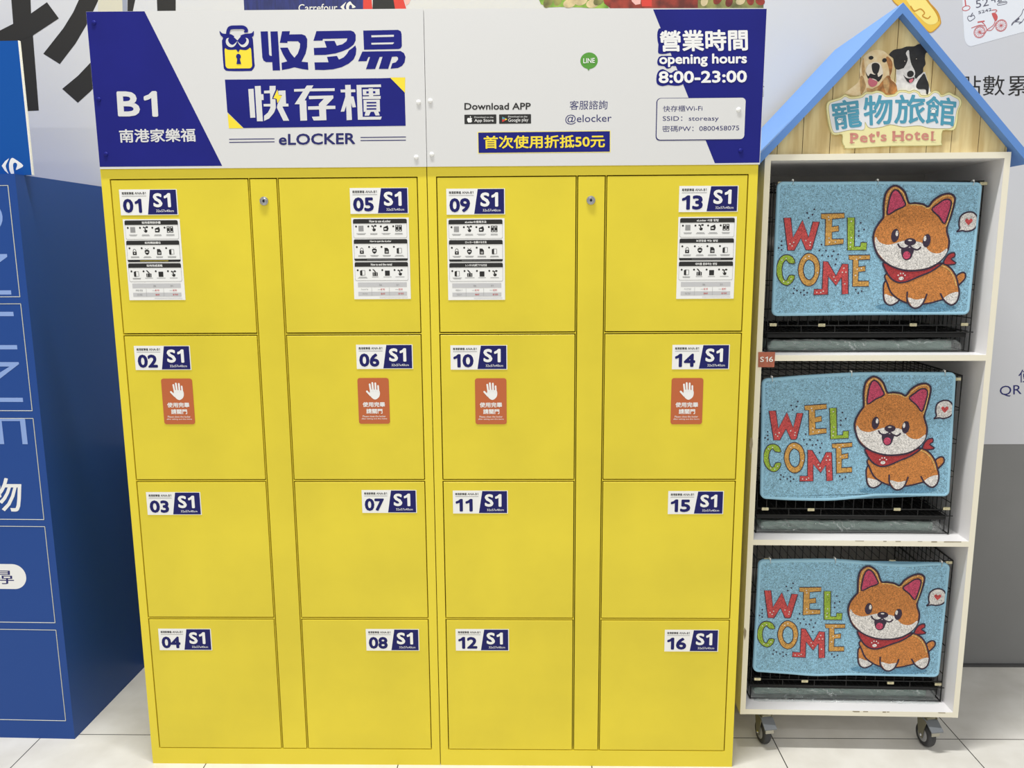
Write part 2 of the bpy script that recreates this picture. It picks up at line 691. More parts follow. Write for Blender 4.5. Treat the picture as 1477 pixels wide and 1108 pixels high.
a.poly([(-1.0734,2.4396),(-1.0422,2.4392),(-1.0652,2.3658),(-1.0798,2.3659)], 'wall_black', 1)
a.poly([(-0.9745,2.4384),(-0.9094,2.4377),(-0.9171,2.3369),(-0.9781,2.3375)], 'wall_black', 1)
b.build('lettering', wall, 'giant black lettering on white wall')
b = MB()
a = Art(b, WY)
a.poly([(-1.1741,2.4407),(-1.0921,2.4398),(-1.0961,2.3661),(-1.1809,2.3671)], 'wall_beige', 1)
a.poly([(-1.0921,2.4398),(-1.0755,2.4396),(-1.0802,2.3660),(-1.0961,2.3661)], 'wall_metal', 1)
b.build('wall_strip', wall, 'beige strip with a grey metal edge')

# printed pictures that rise above the locker sign
b = MB()
a = Art(b, WY)
a.poly([(-0.6798,2.4386),(-0.2748,2.4339),(-0.2761,2.3582),(-0.6806,2.3627)], 'poster_navy', 1)
a.poly([(-0.2748,2.4339),(-0.2487,2.4336),(-0.2442,2.3579),(-0.2776,2.3583)], 'poster_red', 2)
a.poly([(-0.2415,2.4335),(-0.1775,2.4328),(-0.1656,2.3570),(-0.2466,2.3579)], 'ink_black', 1)
a.poly([(-0.1775,2.4328),(-0.1467,2.4324),(-0.1251,2.3566),(-0.1656,2.3570)], 'poster_red', 2)
a.poly([(-0.1443,2.4324),(-0.1017,2.4319),(-0.1217,2.3944),(-0.1314,2.3879)], 'poster_pink', 1)
a.text('Carrefour', [(-0.4962,2.3723),(-0.3643,2.3726),(-0.4950,2.3964)], 'sign_white', 3, 0.012)
a.poly([(-0.3542,2.3859),(-0.3326,2.4026),(-0.3418,2.3858),(-0.3349,2.3687)], 'sign_white', 3)
a.poly(smooth([(-0.3202,2.4033),(-0.3310,2.3954),(-0.3342,2.3848),(-0.3309,2.3732),(-0.3216,2.3668),(-0.3165,2.3757),(-0.3240,2.3784),(-0.3236,2.3882),(-0.3187,2.3926),(-0.3141,2.3881),(-0.3134,2.3819),(-0.3018,2.3853),(-0.3129,2.3952)]), 'sign_white', 3)
b.build('printed_poster', wall, 'printed dark blue and red package picture')
b = MB()
a = Art(b, WY)
G1 = [(0.3083,2.4316),(0.5334,2.4290),(0.5507,2.3668),(0.4571,2.3757),(0.3855,2.3780),(0.3469,2.3769),(0.3221,2.3875),(0.3138,2.4057)]
a.poly(G1, 'poster_green', 1)
for c in [(0.3469,2.3950),(0.3799,2.4024),(0.4184,2.3890),(0.4569,2.3963),(0.4954,2.3871),(0.5173,2.3982)]:
    a.poly(ell(c, 0.022, 0.014, 14, random.uniform(0, 3)), random.choice(['poster_olive', 'poster_green', 'poster_cream']), 2)
a.poly([(0.5252,2.4290),(0.8452,2.4253),(0.8472,2.3635),(0.5617,2.3667),(0.5339,2.3877)], 'poster_meat', 3)
a.poly([(0.6101,2.4281),(0.6593,2.4275),(0.6548,2.3838),(0.6383,2.3814),(0.6272,2.3918)], 'poster_pink', 4)
a.poly([(0.6539,2.4276),(0.6922,2.4271),(0.6933,2.3756),(0.6604,2.3760)], 'poster_red', 4)
a.poly([(0.8452,2.4253),(1.0632,2.4228),(1.0661,2.3611),(0.8472,2.3635)], 'poster_olive', 1)
for c in [(0.8682,2.3901),(0.9118,2.3937),(0.9503,2.3871),(0.9884,2.3898),(1.0210,2.3915),(1.0539,2.3880)]:
    a.poly(ell(c, 0.016, 0.012, 14, random.uniform(0, 3)), random.choice(['poster_cream', 'poster_green', 'poster_meat']), 2)
b.build('printed_food_picture', wall, 'printed picture of lettuce and meat')

# gold coin, doodled card and lettering on the right
b = MB()
a = Art(b, WY)
coin = smooth([(1.4933,2.4058),(1.5824,2.4048),(1.6179,2.3732),(1.6430,2.3479),(1.6544,2.3226),(1.6530,2.3069),(1.6283,2.2851),(1.6076,2.2948),(1.5611,2.3394),(1.5003,2.3777)])
a.poly(coin, 'coin_gold', 1)
a.poly(smooth([(1.5334,2.3991),(1.5826,2.4017),(1.6148,2.3701),(1.6367,2.3448),(1.6467,2.3227),(1.6362,2.3102),(1.6130,2.3105),(1.5847,2.3328),(1.5596,2.3582)]), 'coin_light', 2)
a.stroke(smooth([(1.5523,2.3677),(1.5667,2.3519),(1.5861,2.3579),(1.6003,2.3452),(1.5944,2.3359),(1.6116,2.3278),(1.6209,2.3356)], closed=False), 0.004, 'coin_line', 3)
a.stroke(smooth([(1.5966,2.3922),(1.6217,2.3669),(1.6438,2.3384),(1.6487,2.3195)], closed=False), 0.003, 'coin_line', 3)
a.stroke(coin, 0.003, 'coin_line', 3, True)
b.build('printed_coin', wall, 'printed gold coin behind the blue roof')
b = MB()
a = Art(b, WY)
a.poly([(1.7102,2.4777),(1.7210,2.3908),(1.7303,2.3218),(1.7380,2.2712),(1.7418,2.2569),(1.7468,2.2473),(1.7540,2.2409),(1.7625,2.2379),(1.8791,2.2684),(2.0882,2.3210),(2.0716,2.4734)], 'card_white', 1)
PR = 'doodle_red'
K = 'doodle_grey'
W_ = 0.0022
for c, rx in (((455, 640), 128), ((885, 510), 125)):
    q = [(1.7875,2.2833),(1.8568,2.3031)][0 if c[0] == 455 else 1]
    for f in (1.0, 0.86):
        a.stroke(ell(q, 0.0188 * f, 0.0188 * f), 0.0016, PR, 2, True)
    for i in range(14):
        t = i * math.pi / 7
        a.stroke([q, (q[0] + 0.0165 * math.cos(t), q[1] + 0.0165 * math.sin(t))], 0.0009, PR, 2)
a.stroke(smooth([(1.8226,2.3419),(1.8306,2.3269),(1.8348,2.3175),(1.8310,2.3049),(1.8171,2.2940),(1.8109,2.2894),(1.8052,2.2800),(1.7887,2.2793)], closed=False), W_, PR, 3)
a.stroke(smooth([(1.8400,2.3143),(1.8332,2.2986),(1.8258,2.2892),(1.8144,2.2878),(1.8108,2.2909)], closed=False), W_, PR, 3)
a.poly(smooth([(1.8227,2.3411),(1.8341,2.3426),(1.8425,2.3315),(1.8411,2.3205),(1.8364,2.3174),(1.8290,2.3270)]), PR, 3)
a.stroke([(1.7781,2.3142),(1.8009,2.3178)], 0.004, PR, 3)
a.stroke(smooth([(1.7921,2.3148),(1.8029,2.3052),(1.8108,2.2909)], closed=False), W_, PR, 3)
a.stroke(smooth([(1.7590,2.2962),(1.7719,2.3008),(1.7880,2.3054),(1.8032,2.3021)], closed=False), W_, PR, 3)
a.stroke(smooth([(1.8217,2.3513),(1.8331,2.3528),(1.8384,2.3496),(1.8323,2.3442)], closed=False), W_, PR, 3)
a.stroke(ell([(1.7367,2.3586)][0], 0.0125, 0.0075, 20, 0.2), W_, PR, 2, True)
a.stroke([(1.7348,2.3648),(1.7290,2.3938)], 0.004, PR, 2)
a.stroke(smooth([(1.7558,2.3325),(1.7474,2.3341),(1.7438,2.3279),(1.7487,2.3200),(1.7538,2.3184),(1.7632,2.3238),(1.7677,2.3292),(1.7620,2.3371)]), W_, K, 2, True)
a.stroke([(1.7540,2.3341),(1.7597,2.3442)], 0.003, K, 2)
a.text('52', [(1.7692,2.3582),(1.8105,2.3663),(1.7646,2.3825)], K, 2)
a.text('42', [(1.8180,2.3737),(1.8520,2.3799),(1.8128,2.3944)], K, 2)
a.text('5242', [(1.7791,2.3397),(1.8218,2.3502),(1.7766,2.3487)], K, 2, 0.02)
a.stroke(smooth([(1.8409,2.3754),(1.8652,2.3790),(1.8668,2.3712),(1.8417,2.3668),(1.8404,2.3722),(1.8672,2.3758)], closed=False), 0.0018, K, 2)
a.stroke(smooth([(1.8915,2.3027),(1.8932,2.3105),(1.9069,2.3230),(1.9203,2.3369),(1.9254,2.3525),(1.9396,2.3586)], closed=False), W_, K, 2)
a.stroke(smooth([(1.8915,2.3027),(1.9012,2.3136),(1.9226,2.3134),(1.9300,2.3227),(1.9419,2.3351)], closed=False), W_, K, 2)
a.poly(smooth([(1.9009,2.3167),(1.9113,2.3276),(1.9151,2.3229),(1.9060,2.3151)]), K, 2)
a.stroke([(1.9150,2.3071),(1.9243,2.3133)], 0.003, K, 2)
b.build('printed_card', wall, 'printed white card with doodles and red bicycle')
b = MB()
a = Art(b, WY)
a.text('點數', [(1.7365,2.0794),(1.8896,2.0802),(1.7310,2.1443)], 'wall_black', 1, 0.004)
a.text('累', [(1.9003,2.0779),(1.9709,2.0783),(1.8942,2.1416)], 'wall_black', 1, 0.004)
a.text('QR', [(1.9714,1.0418),(2.0485,1.0467),(1.9675,1.0823)], 'navy_ink', 1, 0.006)
a.text('使', [(2.0327,1.0947),(2.0817,1.0958),(2.0281,1.1412)], 'navy_ink', 1, 0.004)
a.text('儲', [(1.0244,2.0805),(1.0806,2.0822),(1.0221,2.1345)], 'wall_black', 1, 0.004)
b.build('wall_text', wall)

# ------------------------------------------------------------------ yellow lockers
ROWS = [1.7708, 1.3416, 0.9123, 0.4831, 0.0533]
LAB = {
1:[(-0.8516,1.7437),(-0.6892,1.6752)],2:[(-0.8472,1.3102),(-0.6910,1.2439)],3:[(-0.8482,0.8782),(-0.6879,0.8103)],4:[(-0.8467,0.4494),(-0.6888,0.3801)],
5:[(-0.2130,1.7430),(-0.0527,1.6744)],6:[(-0.2123,1.3111),(-0.0526,1.2417)],7:[(-0.2124,0.8842),(-0.0532,0.8156)],8:[(-0.2161,0.4502),(-0.0568,0.3801)],
9:[(0.0522,1.7390),(0.2118,1.6688)],10:[(0.0554,1.3082),(0.2125,1.2388)],11:[(0.0542,0.8824),(0.2118,0.8124)],12:[(0.0546,0.4510),(0.2135,0.3788)],
13:[(0.6876,1.7416),(0.8479,1.6722)],14:[(0.6809,1.3071),(0.8425,1.2386)],15:[(0.6804,0.8806),(0.8451,0.8125)],16:[(0.6815,0.4506),(0.8460,0.3788)]}
HAND = {2: (-0.777, 1.2155), 6: (-0.2121, 1.2155), 10: (0.1235, 1.2135), 14: (0.6812, 1.2124)}
SHEET = {1: (-0.848, 1.6633), 5: (-0.2118, 1.6628), 9: (0.0521, 1.6591), 13: (0.6875, 1.6592)}
TITLES = {1: ('如何使用快存櫃', '如何開啟櫃位', '如何完成退租', '時租', '日租'),
          5: ('How to use eLocker', 'How to open the eLocker', 'How to end the rental', 'hourly', 'daily'),
          9: ('eLockerの使用方法', 'ロッカーを開ける方法', 'レンタルを終了する方法', '1時間あたり', '1日あたり'),
          13: ('eLocker 사용 방법', '보관함을 여는 방법', '대여를 종료하는 방법', '시간당', '일일')}


def number_label(n, ox, parent):
    (x0, z1), (x1, z0) = LAB[n]
    x0 -= ox
    x1 = x0 + 0.1605
    z0 = z1 - 0.0695
    w, h = x1 - x0, z1 - z0
    mb = MB()
    mb.prism([(x0, z0), (x1, z0), (x1, z1), (x0, z1)], -0.0005, 0.0002, 'sticker_white')
    a = Art(mb, -0.0005)

    def X(t):
        return x0 + t * w

    def Z(t):
        return z1 - t * h
    a.poly([(X(.472), Z(.975)), (X(.985), Z(.975)), (X(.985), Z(.02)), (X(.537), Z(.02))], 'navy_sticker', 1)
    a.tbox('南港家樂福', X(.045), X(.25), Z(.20), Z(.095), 'ink_black', 1, 0.02)
    a.tbox('ANA-B1', X(.268), X(.462), Z(.195), Z(.10), 'ink_black', 1, 0.015)
    a.rect(X(.045), X(.468), Z(.268), Z(.25), 'ink_grey', 1)
    a.tbox('%02d' % n, X(.05), X({1: .375, 11: .36}.get(n, .405)), Z(.91), Z(.36), 'navy_sticker', 1, 0.05)
    a.tbox('S1', X(.58), X(.885), Z(.70), Z(.15), 'sticker_white', 2, 0.045)
    a.tbox('32x57x40cm', X(.62), X(.925), Z(.885), Z(.79), 'sticker_white', 2, 0.006)
    return mb.build('number_label', parent, 'white and navy sticker numbered %02d' % n)


def hand_sticker(n, ox, parent):
    x0, z1 = HAND[n]
    x0 -= ox
    w, h = 0.0895, 0.1335
    mb = MB()
    mb.prism(rrect(x0, x0 + w, z1 - h, z1, 0.007), -0.0005, 0.0002, 'sticker_orange')
    a = Art(mb, -0.0005)

    def P(u, v):      # 0..100 across, 0..150 down
        return (x0 + u / 100 * w, z1 - v / 150 * h)
    a.poly(smooth([P(*q) for q in ((38, 46), (43, 38), (56, 38), (68.5, 40), (70.5, 52), (66.5, 63), (56, 70), (46, 66), (39, 56))], 4), 'sticker_white', 1)
    for p0, p1, r in (((42, 44), (39, 20.5), .0025), ((49.5, 42), (47.5, 16), .0026), ((57.5, 42), (57, 17), .0025), ((66.5, 46), (65.5, 25.5), .0024), ((42, 58), (29.5, 43.5), .0027)):
        A, B = P(*p0), P(*p1)
        a.stroke([A, B], r * 2, 'sticker_white', 2)
        a.poly(ell(B, r, r, 12), 'sticker_white', 2)
    a.tbox('使用完畢', P(14, 0)[0], P(86, 0)[0], P(0, 94.5)[1], P(0, 78)[1], 'sticker_white', 1, 0.03)
    a.tbox('請關門', P(25, 0)[0], P(77, 0)[0], P(0, 116.5)[1], P(0, 100)[1], 'sticker_white', 1, 0.03)
    a.tbox('Please close the locker', P(13, 0)[0], P(87, 0)[0], P(0, 128)[1], P(0, 122)[1], 'sticker_white', 1, 0.005)
    a.tbox('after taking out the items', P(9, 0)[0], P(91, 0)[0], P(0, 136.5)[1], P(0, 130.5)[1], 'sticker_white', 1, 0.005)
    return mb.build('warning_sticker', parent, 'orange sticker with a white palm')


def instruction_sheet(n, ox, parent):
    x0, z1 = SHEET[n]
    x0 -= ox
    w, h = 0.159, 0.2235
    mb = MB()
    mb.prism([(x0, z1 - h), (x0 + w, z1 - h), (x0 + w, z1), (x0, z1)], -0.0005, 0.0002, 'sticker_white')
    a = Art(mb, -0.0005)

    def X(t):
        return x0 + t * w

    def Z(t):
        return z1 - t * h
    t1, t2, t3, hr, dy = TITLES[n]

    def card(top, bot, hd, title, foot=None):
        r = 0.004
        a.poly(rrect(X(.03), X(.965), Z(bot), Z(top), r), 'ink_black' if foot else 'ink_grey', 1)
        a.poly(rrect(X(.034), X(.961), Z(bot) + .0006, Z(top) - .001, r), 'sticker_white', 2)
        a.poly(rrect(X(.03), X(.965), Z(hd), Z(top), r), 'ink_black', 3)
        a.rect(X(.03), X(.965), Z(hd), Z(hd) + r, 'ink_black', 4)
        if foot:
            a.poly(rrect(X(.03), X(.965), Z(bot), Z(foot), r), 'ink_black', 3)
            a.rect(X(.03), X(.965), Z(foot) - r, Z(foot), 'ink_black', 4)
            a.rect(X(.25), X(.75), Z(foot + .016), Z(foot + .012), 'print_yellow' if n == 1 else 'ink_grey', 5)
        hw = min(0.3, 0.019 * sum(1 if ord(c) < 128 else 2 for c in title))
        a.tbox(title, X(.5 - hw * .62), X(.5 + hw * .62), Z(hd - .012), Z(top + .012), 'sticker_white', 5, 0.03)
    card(.015, .245, .07, t1)
    card(.262, .525, .315, t2, .497)
    card(.543, .768, .597, t3)

    def caption(ax, bz, k=2):
        for i in range(k):
            hw = random.uniform(.055, .085)
            a.rect(X(ax - hw), X(ax + hw), Z(bz + .011 * i + .006), Z(bz + .011 * i), 'ink_grey', 3)

    def bullets(bz):
        for ax in (.08, .295, .512, .728):
            a.poly(ell((X(ax), Z(bz)), .0027, .0027, 12), 'ink_black', 3)
    IC = (.165, .385, .6, .82)

    def hand(ax, bz):
        a.poly(smooth([(X(ax + u), Z(bz + v)) for u, v in ((-.03, .0), (-.01, .015), (-.012, -.025), (.006, -.028), (.01, .0), (.035, .006), (.03, .03), (.0, .036), (-.018, .025))], 3), 'ink_black', 3)
        a.poly(ell((X(ax - .025), Z(bz - .028)), .0024, .0022, 10), 'ink_black', 3)
        a.poly(ell((X(ax + .03), Z(bz - .03)), .0036, .0026, 10), 'ink_black', 3)

    def door(ax, bz):
        a.poly([(X(ax - .045), Z(bz + .032)), (X(ax - .045), Z(bz - .026)), (X(ax - .005), Z(bz - .036)), (X(ax - .005), Z(bz + .038))], 'ink_black', 3)
        a.stroke([(X(ax), Z(bz - .03)), (X(ax + .04), Z(bz - .03)), (X(ax + .04), Z(bz + .03)), (X(ax), Z(bz + .03))], .0012, 'ink_black', 3)
    # first card
    bullets(.105)
    bz = .128
    a.rect(X(IC[0] - .042), X(IC[0] + .042), Z(bz + .034), Z(bz - .032), 'ink_grey', 3)
    a.stroke([(X(IC[0] - .04), Z(bz - .03)), (X(IC[0] + .04), Z(bz - .03)), (X(IC[0] + .04), Z(bz + .032)), (X(IC[0] - .04), Z(bz + .032))], .0016, 'ink_grey', 3, True)
    hand(IC[1], bz)
    a.poly([(X(IC[2] - .045), Z(bz + .034)), (X(IC[2] - .045), Z(bz - .012)), (X(IC[2] + .03), Z(bz - .034)), (X(IC[2] + .045), Z(bz + .004)), (X(IC[2] + .03), Z(bz + .034))], 'ink_black', 3)
    a.rect(X(IC[2] - .03), X(IC[2] + .01), Z(bz + .016), Z(bz + .002), 'sticker_white', 4)
    for dx in (-.03, .03):
        a.rect(X(IC[3] + dx - .026), X(IC[3] + dx + .026), Z(bz + .038), Z(bz - .038), 'ink_black', 3)
        for dz in (-.026, .024):
            a.rect(X(IC[3] + dx - .01), X(IC[3] + dx + .01), Z(bz + dz + .008), Z(bz + dz - .004), 'sticker_white', 4)
    for k in IC:
        caption(k, .188, 2)
    # second card
    bullets(.355)
    bz = .402
    a.rect(X(IC[0] - .035), X(IC[0] + .035), Z(bz + .036), Z(bz - .004), 'ink_black', 3)
    a.stroke([(X(IC[0] + .026 * math.cos(t)), Z(bz - .006 - .03 * math.sin(t))) for t in [math.pi * i / 8 for i in range(9)]], .0014, 'ink_black', 3)
    a.poly(ell((X(IC[0]), Z(bz + .014)), .0016, .0018, 8), 'sticker_white', 4)
    a.poly(smooth([(X(IC[1] + u), Z(bz + v)) for u, v in ((-.04, -.018), (0, -.026), (.04, -.018), (.034, .016), (0, .036), (-.034, .016))], 3), 'ink_black', 3)
    a.stroke([(X(IC[1] - .03), Z(bz - .045)), (X(IC[1]), Z(bz - .025)), (X(IC[1] + .03), Z(bz - .045))], .0012, 'ink_black', 3)
    a.rect(X(IC[1] - .022), X(IC[1] + .022), Z(bz + .007), Z(bz - .004), 'sticker_white', 4)
    a.poly([(X(IC[2] - .038), Z(bz + .036)), (X(IC[2] + .038), Z(bz + .036)), (X(IC[2] + .038), Z(bz - .012)), (X(IC[2] + .012), Z(bz - .036)), (X(IC[2] - .038), Z(bz - .036))], 'ink_black', 3)
    for i in range(2):
        a.rect(X(IC[2] - .018), X(IC[2] + .024), Z(bz + .01 + .012 * i), Z(bz + .005 + .012 * i), 'sticker_white', 4)
    door(IC[3], bz)
    for k in IC:
        caption(k, .456, 2)
    # third card
    bullets(.64)
    bz = .672
    door(IC[0], bz)
    a.rect(X(IC[1] - .045), X(IC[1] + .045), Z(bz + .04), Z(bz - .004), 'ink_black', 3)
    a.poly([(X(IC[1] - .05), Z(bz - .045)), (X(IC[1] - .02), Z(bz - .042)), (X(IC[1] + .022), Z(bz - .006)), (X(IC[1] - .002), Z(bz - .006))], 'ink_black', 3)
    for dx in (-.022, .022):
        a.rect(X(IC[1] + dx - .003), X(IC[1] + dx + .003), Z(bz + .036), Z(bz), 'sticker_white', 4)
    a.rect(X(IC[2] - .042), X(IC[2] + .042), Z(bz + .038), Z(bz - .026), 'ink_black', 3)
    hand(IC[3], bz)
    for k in IC:
        caption(k, .722, 2 if k < .3 else 1)
    # prices
    a.rect(X(.075), X(.935), Z(.848), Z(.792), 'pale_grey', 1)
    a.rect(X(.075), X(.935), Z(.956), Z(.908), 'pale_grey', 1)
    for ax in (.315, .625):
        a.rect(X(ax) - .0003, X(ax) + .0003, Z(.956), Z(.855), 'ink_grey', 2)
    a.tbox('S6', X(.45), X(.495), Z(.833), Z(.813), 'ink_grey', 2, .01)
    a.tbox('S1', X(.755), X(.795), Z(.833), Z(.813), 'ink_grey', 2, .01)
    a.tbox(hr, X(.13), X(.255), Z(.89), Z(.867), 'ink_grey', 2, .008)
    a.tbox(dy, X(.15), X(.24), Z(.944), Z(.921), 'ink_grey', 2, .008)
    a.tbox('$10', X(.475), X(.545), Z(.89), Z(.868), 'ink_red', 2, .012)
    a.tbox('$30', X(.79), X(.86), Z(.89), Z(.868), 'ink_red', 2, .012)
    a.tbox('$60', X(.475), X(.545), Z(.944), Z(.922), 'ink_red', 2, .012)
    a.tbox('$150', X(.785), X(.875), Z(.944), Z(.922), 'ink_red', 2, .012)
    a.rect(X(.42), X(.48), Z(.883), Z(.879), 'ink_grey', 2)
    a.rect(X(.73), X(.785), Z(.883), Z(.879), 'ink_grey', 2)
    a.rect(X(.45), X(.95), Z(.98), Z(.974), 'pale_grey', 2)
    return mb.build('instruction_sheet', parent)


def yellow_cabinet(ox, first, label):
    root = thing('locker_cabinet', label, 'locker', (ox, 0, 0), 0.0, 'yellow locker banks')
    D = 0.57
    e0, e1 = 0.0012, 0.8988
    b = MB()
    b.box(e0, 0.0247, 0, D, 0, 1.801, 'yellow_body')
    b.box(0.8745, e1, 0, D, 0, 1.801, 'yellow_body')
    b.box(0.0247, 0.8745, 0, D, 1.7721, 1.801, 'yellow_body')
    b.box(0.0247, 0.8745, 0, D, 0, 0.0520, 'yellow_body')
    b.box(0.0247, 0.8745, D - 0.02, D, 0.0520, 1.7721, 'yellow_body')
    for xc in (0.4094, 0.4887):
        b.box(xc - 0.0007, xc + 0.0007, 0.0012, D - 0.02, 0.0520, 1.7721, 'yellow_body')
    for z in ROWS[1:4]:
        b.box(0.0247, 0.4087, 0.0016, D - 0.02, z - 0.0013, z + 0.0013, 'yellow_body')
        b.box(0.4894, 0.8745, 0.0016, D - 0.02, z - 0.0013, z + 0.0013, 'yellow_body')
    b.build('body', root)
    for side in range(2):
        xa, xb = ((0.0275, 0.4061), (0.4920, 0.8717))[side]
        for r in range(4):
            n = first + side * 4 + r
            zt, zb = ROWS[r] - (0.0018 if r == 0 else 0.0044), ROWS[r + 1] + (0.0012 if r == 3 else 0.0044)
            d = MB()
            d.box(xa, xb, 0.0006, 0.022, zb, zt, 'yellow_paint', 0.0012, 3)
            dr = d.build('door', root)
            for q in (number_label(n, ox, dr),):
                pass
            if n in SHEET:
                instruction_sheet(n, ox, dr)
            if n in HAND:
                hand_sticker(n, ox, dr)
    d = MB()
    d.box(0.4129, 0.4852, 0.0006, 0.022, 0.0545, 1.7690, 'yellow_paint', 0.0012, 3)
    ctr = d.build('centre_panel', root)
    lx, lz = (0.4493, 1.7098) if first == 1 else (0.4477, 1.7054)
    k = MB()
    mx = Matrix.Translation((lx, 0.0006, lz)) @ Matrix.Rotation(math.radians(90), 4, 'X')
    k.lathe([(0.0122, 0), (0.0125, 0.0025), (0.0116, 0.0042), (0.0094, 0.0044), (0.0092, 0.0030), (0.0082, 0.0030), (0.0080, 0.0056), (0.0074, 0.0062), (0.0005, 0.0062)], 'chrome', mx, 28, False)
    k.box(lx - 0.0014, lx + 0.0014, -0.0060, -0.0052, lz - 0.0042, lz + 0.0042, 'keyhole')
    k.box(lx - 0.0034, lx + 0.0034, -0.0060, -0.0052, lz - 0.0016, lz + 0.0016, 'keyhole')
    k.build('lock', ctr, 'chrome key lock')
    return root


yellow_cabinet(-0.9, 1, 'left yellow metal locker bank with doors numbered 01 to 08')
yellow_cabinet(0.0, 9, 'right yellow metal locker bank with doors numbered 09 to 16')


# ------------------------------------------------------------------ sign panels on the lockers
def rivets(root, pts, y, mat):
    for i, (x, z) in enumerate(pts):
        k = MB()
        mx = Matrix.Translation((x, y, z)) @ Matrix.Rotation(math.radians(90), 4, 'X')
        k.lathe([(0.0062, -0.0005), (0.0062, 0.0012), (0.0052, 0.0028), (0.003, 0.0036), (0.0003, 0.0038)], mat, mx, 16)
        k.build('rivet', root)


FY = -0.005
NV = 'navy_vinyl'
left = thing('sign_panel', 'white sign panel with owl padlock logo and eLOCKER, on left yellow lockers', 'sign', (0, 0, 0), 0.0, 'sign panels over the yellow lockers')
b = MB()
b.prism([(-0.8965, 1.7985), (0.0006, 1.7975), (0.0012, 2.2015), (-0.8965, 2.2040)], FY, -0.0015, 'sign_white')
b.prism([(-0.8955, 1.8018), (0.0006, 1.8018), (0.0006, 2.2010), (-0.8955, 2.2030)], -0.0015, 0.03, 'sign_white')
a = Art(b, FY)
q = [(-0.7397,2.2015),(-0.5588,1.8042)]
a.poly([(-0.8962, 2.2036), (q[0][0], 2.2030), q[1], (-0.8962, q[1][1])], NV, 1)
b.build('board', left)
b = MB()
a = Art(b, FY)
a.text('B1', [(-0.8339,1.9353),(-0.7241,1.9343),(-0.8327,2.0017)], 'sign_white', 2, 0.04)
b.build('floor_lettering', left, 'white B1 lettering on the navy corner')
b = MB()
a = Art(b, FY)
a.text('南港家樂福', [(-0.8352,1.8673),(-0.6267,1.8683),(-0.8349,1.9028)], 'sign_white', 2, 0.024)
b.build('location_lettering', left, 'white chinese lettering on the navy corner')

b = MB()
a = Art(b, FY)
# owl padlock emblem
q = '310,30,.09479'
a.poly(smooth([(-0.5364,2.1293),(-0.5333,2.1359),(-0.5268,2.1408),(-0.4960,2.1272),(-0.4609,2.1401),(-0.4569,2.1334),(-0.4546,2.1268),(-0.4543,2.0737),(-0.4541,2.0620),(-0.4609,2.0520),(-0.4699,2.0496),(-0.5248,2.0501),(-0.5352,2.0544),(-0.5380,2.0645),(-0.5380,2.1227)], 3), NV, 1)
a.poly(rrect([(-0.5323,2.0569)][0][0], [(-0.4607,2.0562)][0][0], [(-0.5324,2.0564)][0][1], [(-0.5288,2.1110)][0][1], 0.0085), 'print_yellow', 2)
# brow, discs and ears
a.poly(smooth([(-0.5424,2.1517),(-0.5361,2.1458),(-0.5266,2.1441),(-0.5134,2.1431),(-0.5033,2.1372),(-0.4968,2.1289),(-0.4891,2.1379),(-0.4783,2.1427),(-0.4641,2.1442),(-0.4561,2.1458),(-0.4514,2.1507),(-0.4517,2.1400),(-0.4578,2.1331),(-0.4558,2.1218),(-0.4627,2.1103),(-0.4737,2.1030),(-0.4878,2.1039),(-0.4956,2.1057),(-0.5054,2.1041),(-0.5230,2.1043),(-0.5331,2.1119),(-0.5363,2.1227),(-0.5343,2.1339),(-0.5408,2.1418)], 3), NV, 3)
a.poly([(-0.5026,2.1058),(-0.4903,2.1056),(-0.4923,2.1023),(-0.4961,2.0971),(-0.4993,2.1024)], NV, 4)
for (cx, cy, sx) in ((255, 320, -1), (432, 320, 1)):
    pass
a.poly(smooth([(-0.5185,2.1338),(-0.5248,2.1317),(-0.5274,2.1243),(-0.5249,2.1159),(-0.5173,2.1106),(-0.5085,2.1108),(-0.5014,2.1165),(-0.4974,2.1248),(-0.5026,2.1199),(-0.5099,2.1161),(-0.5168,2.1192),(-0.5207,2.1258),(-0.5204,2.1308)], 3), 'sign_white', 5)
a.poly(smooth([(-0.4736,2.1333),(-0.4676,2.1311),(-0.4657,2.1236),(-0.4694,2.1154),(-0.4777,2.1101),(-0.4864,2.1109),(-0.4922,2.1173),(-0.4961,2.1252),(-0.4912,2.1197),(-0.4844,2.1159),(-0.4771,2.1188),(-0.4723,2.1253),(-0.4717,2.1295)], 3), 'sign_white', 5)
# open shackle
a.stroke(smooth([(-0.5215,2.1415),(-0.5190,2.1522),(-0.5151,2.1580),(-0.5080,2.1600),(-0.4948,2.1602),(-0.4807,2.1601),(-0.4739,2.1575),(-0.4706,2.1525),(-0.4718,2.1484)], closed=False), 0.0092, NV, 4)
a.stroke([(-0.4700,2.1487),(-0.4770,2.1485)], 0.004, NV, 4)
a.poly([(-0.5051,2.1356),(-0.4951,2.1470),(-0.4866,2.1370),(-0.4960,2.1272)], 'sign_white', 4)
# keyhole
a.poly(ell([(-0.4959,2.0866)][0], 0.0064, 0.0068), NV, 4)
a.poly([(-0.4987,2.0841),(-0.4934,2.0841),(-0.4897,2.0674),(-0.5024,2.0675)], NV, 5)
b.build('owl_padlock_emblem', left, 'navy and yellow owl padlock emblem')

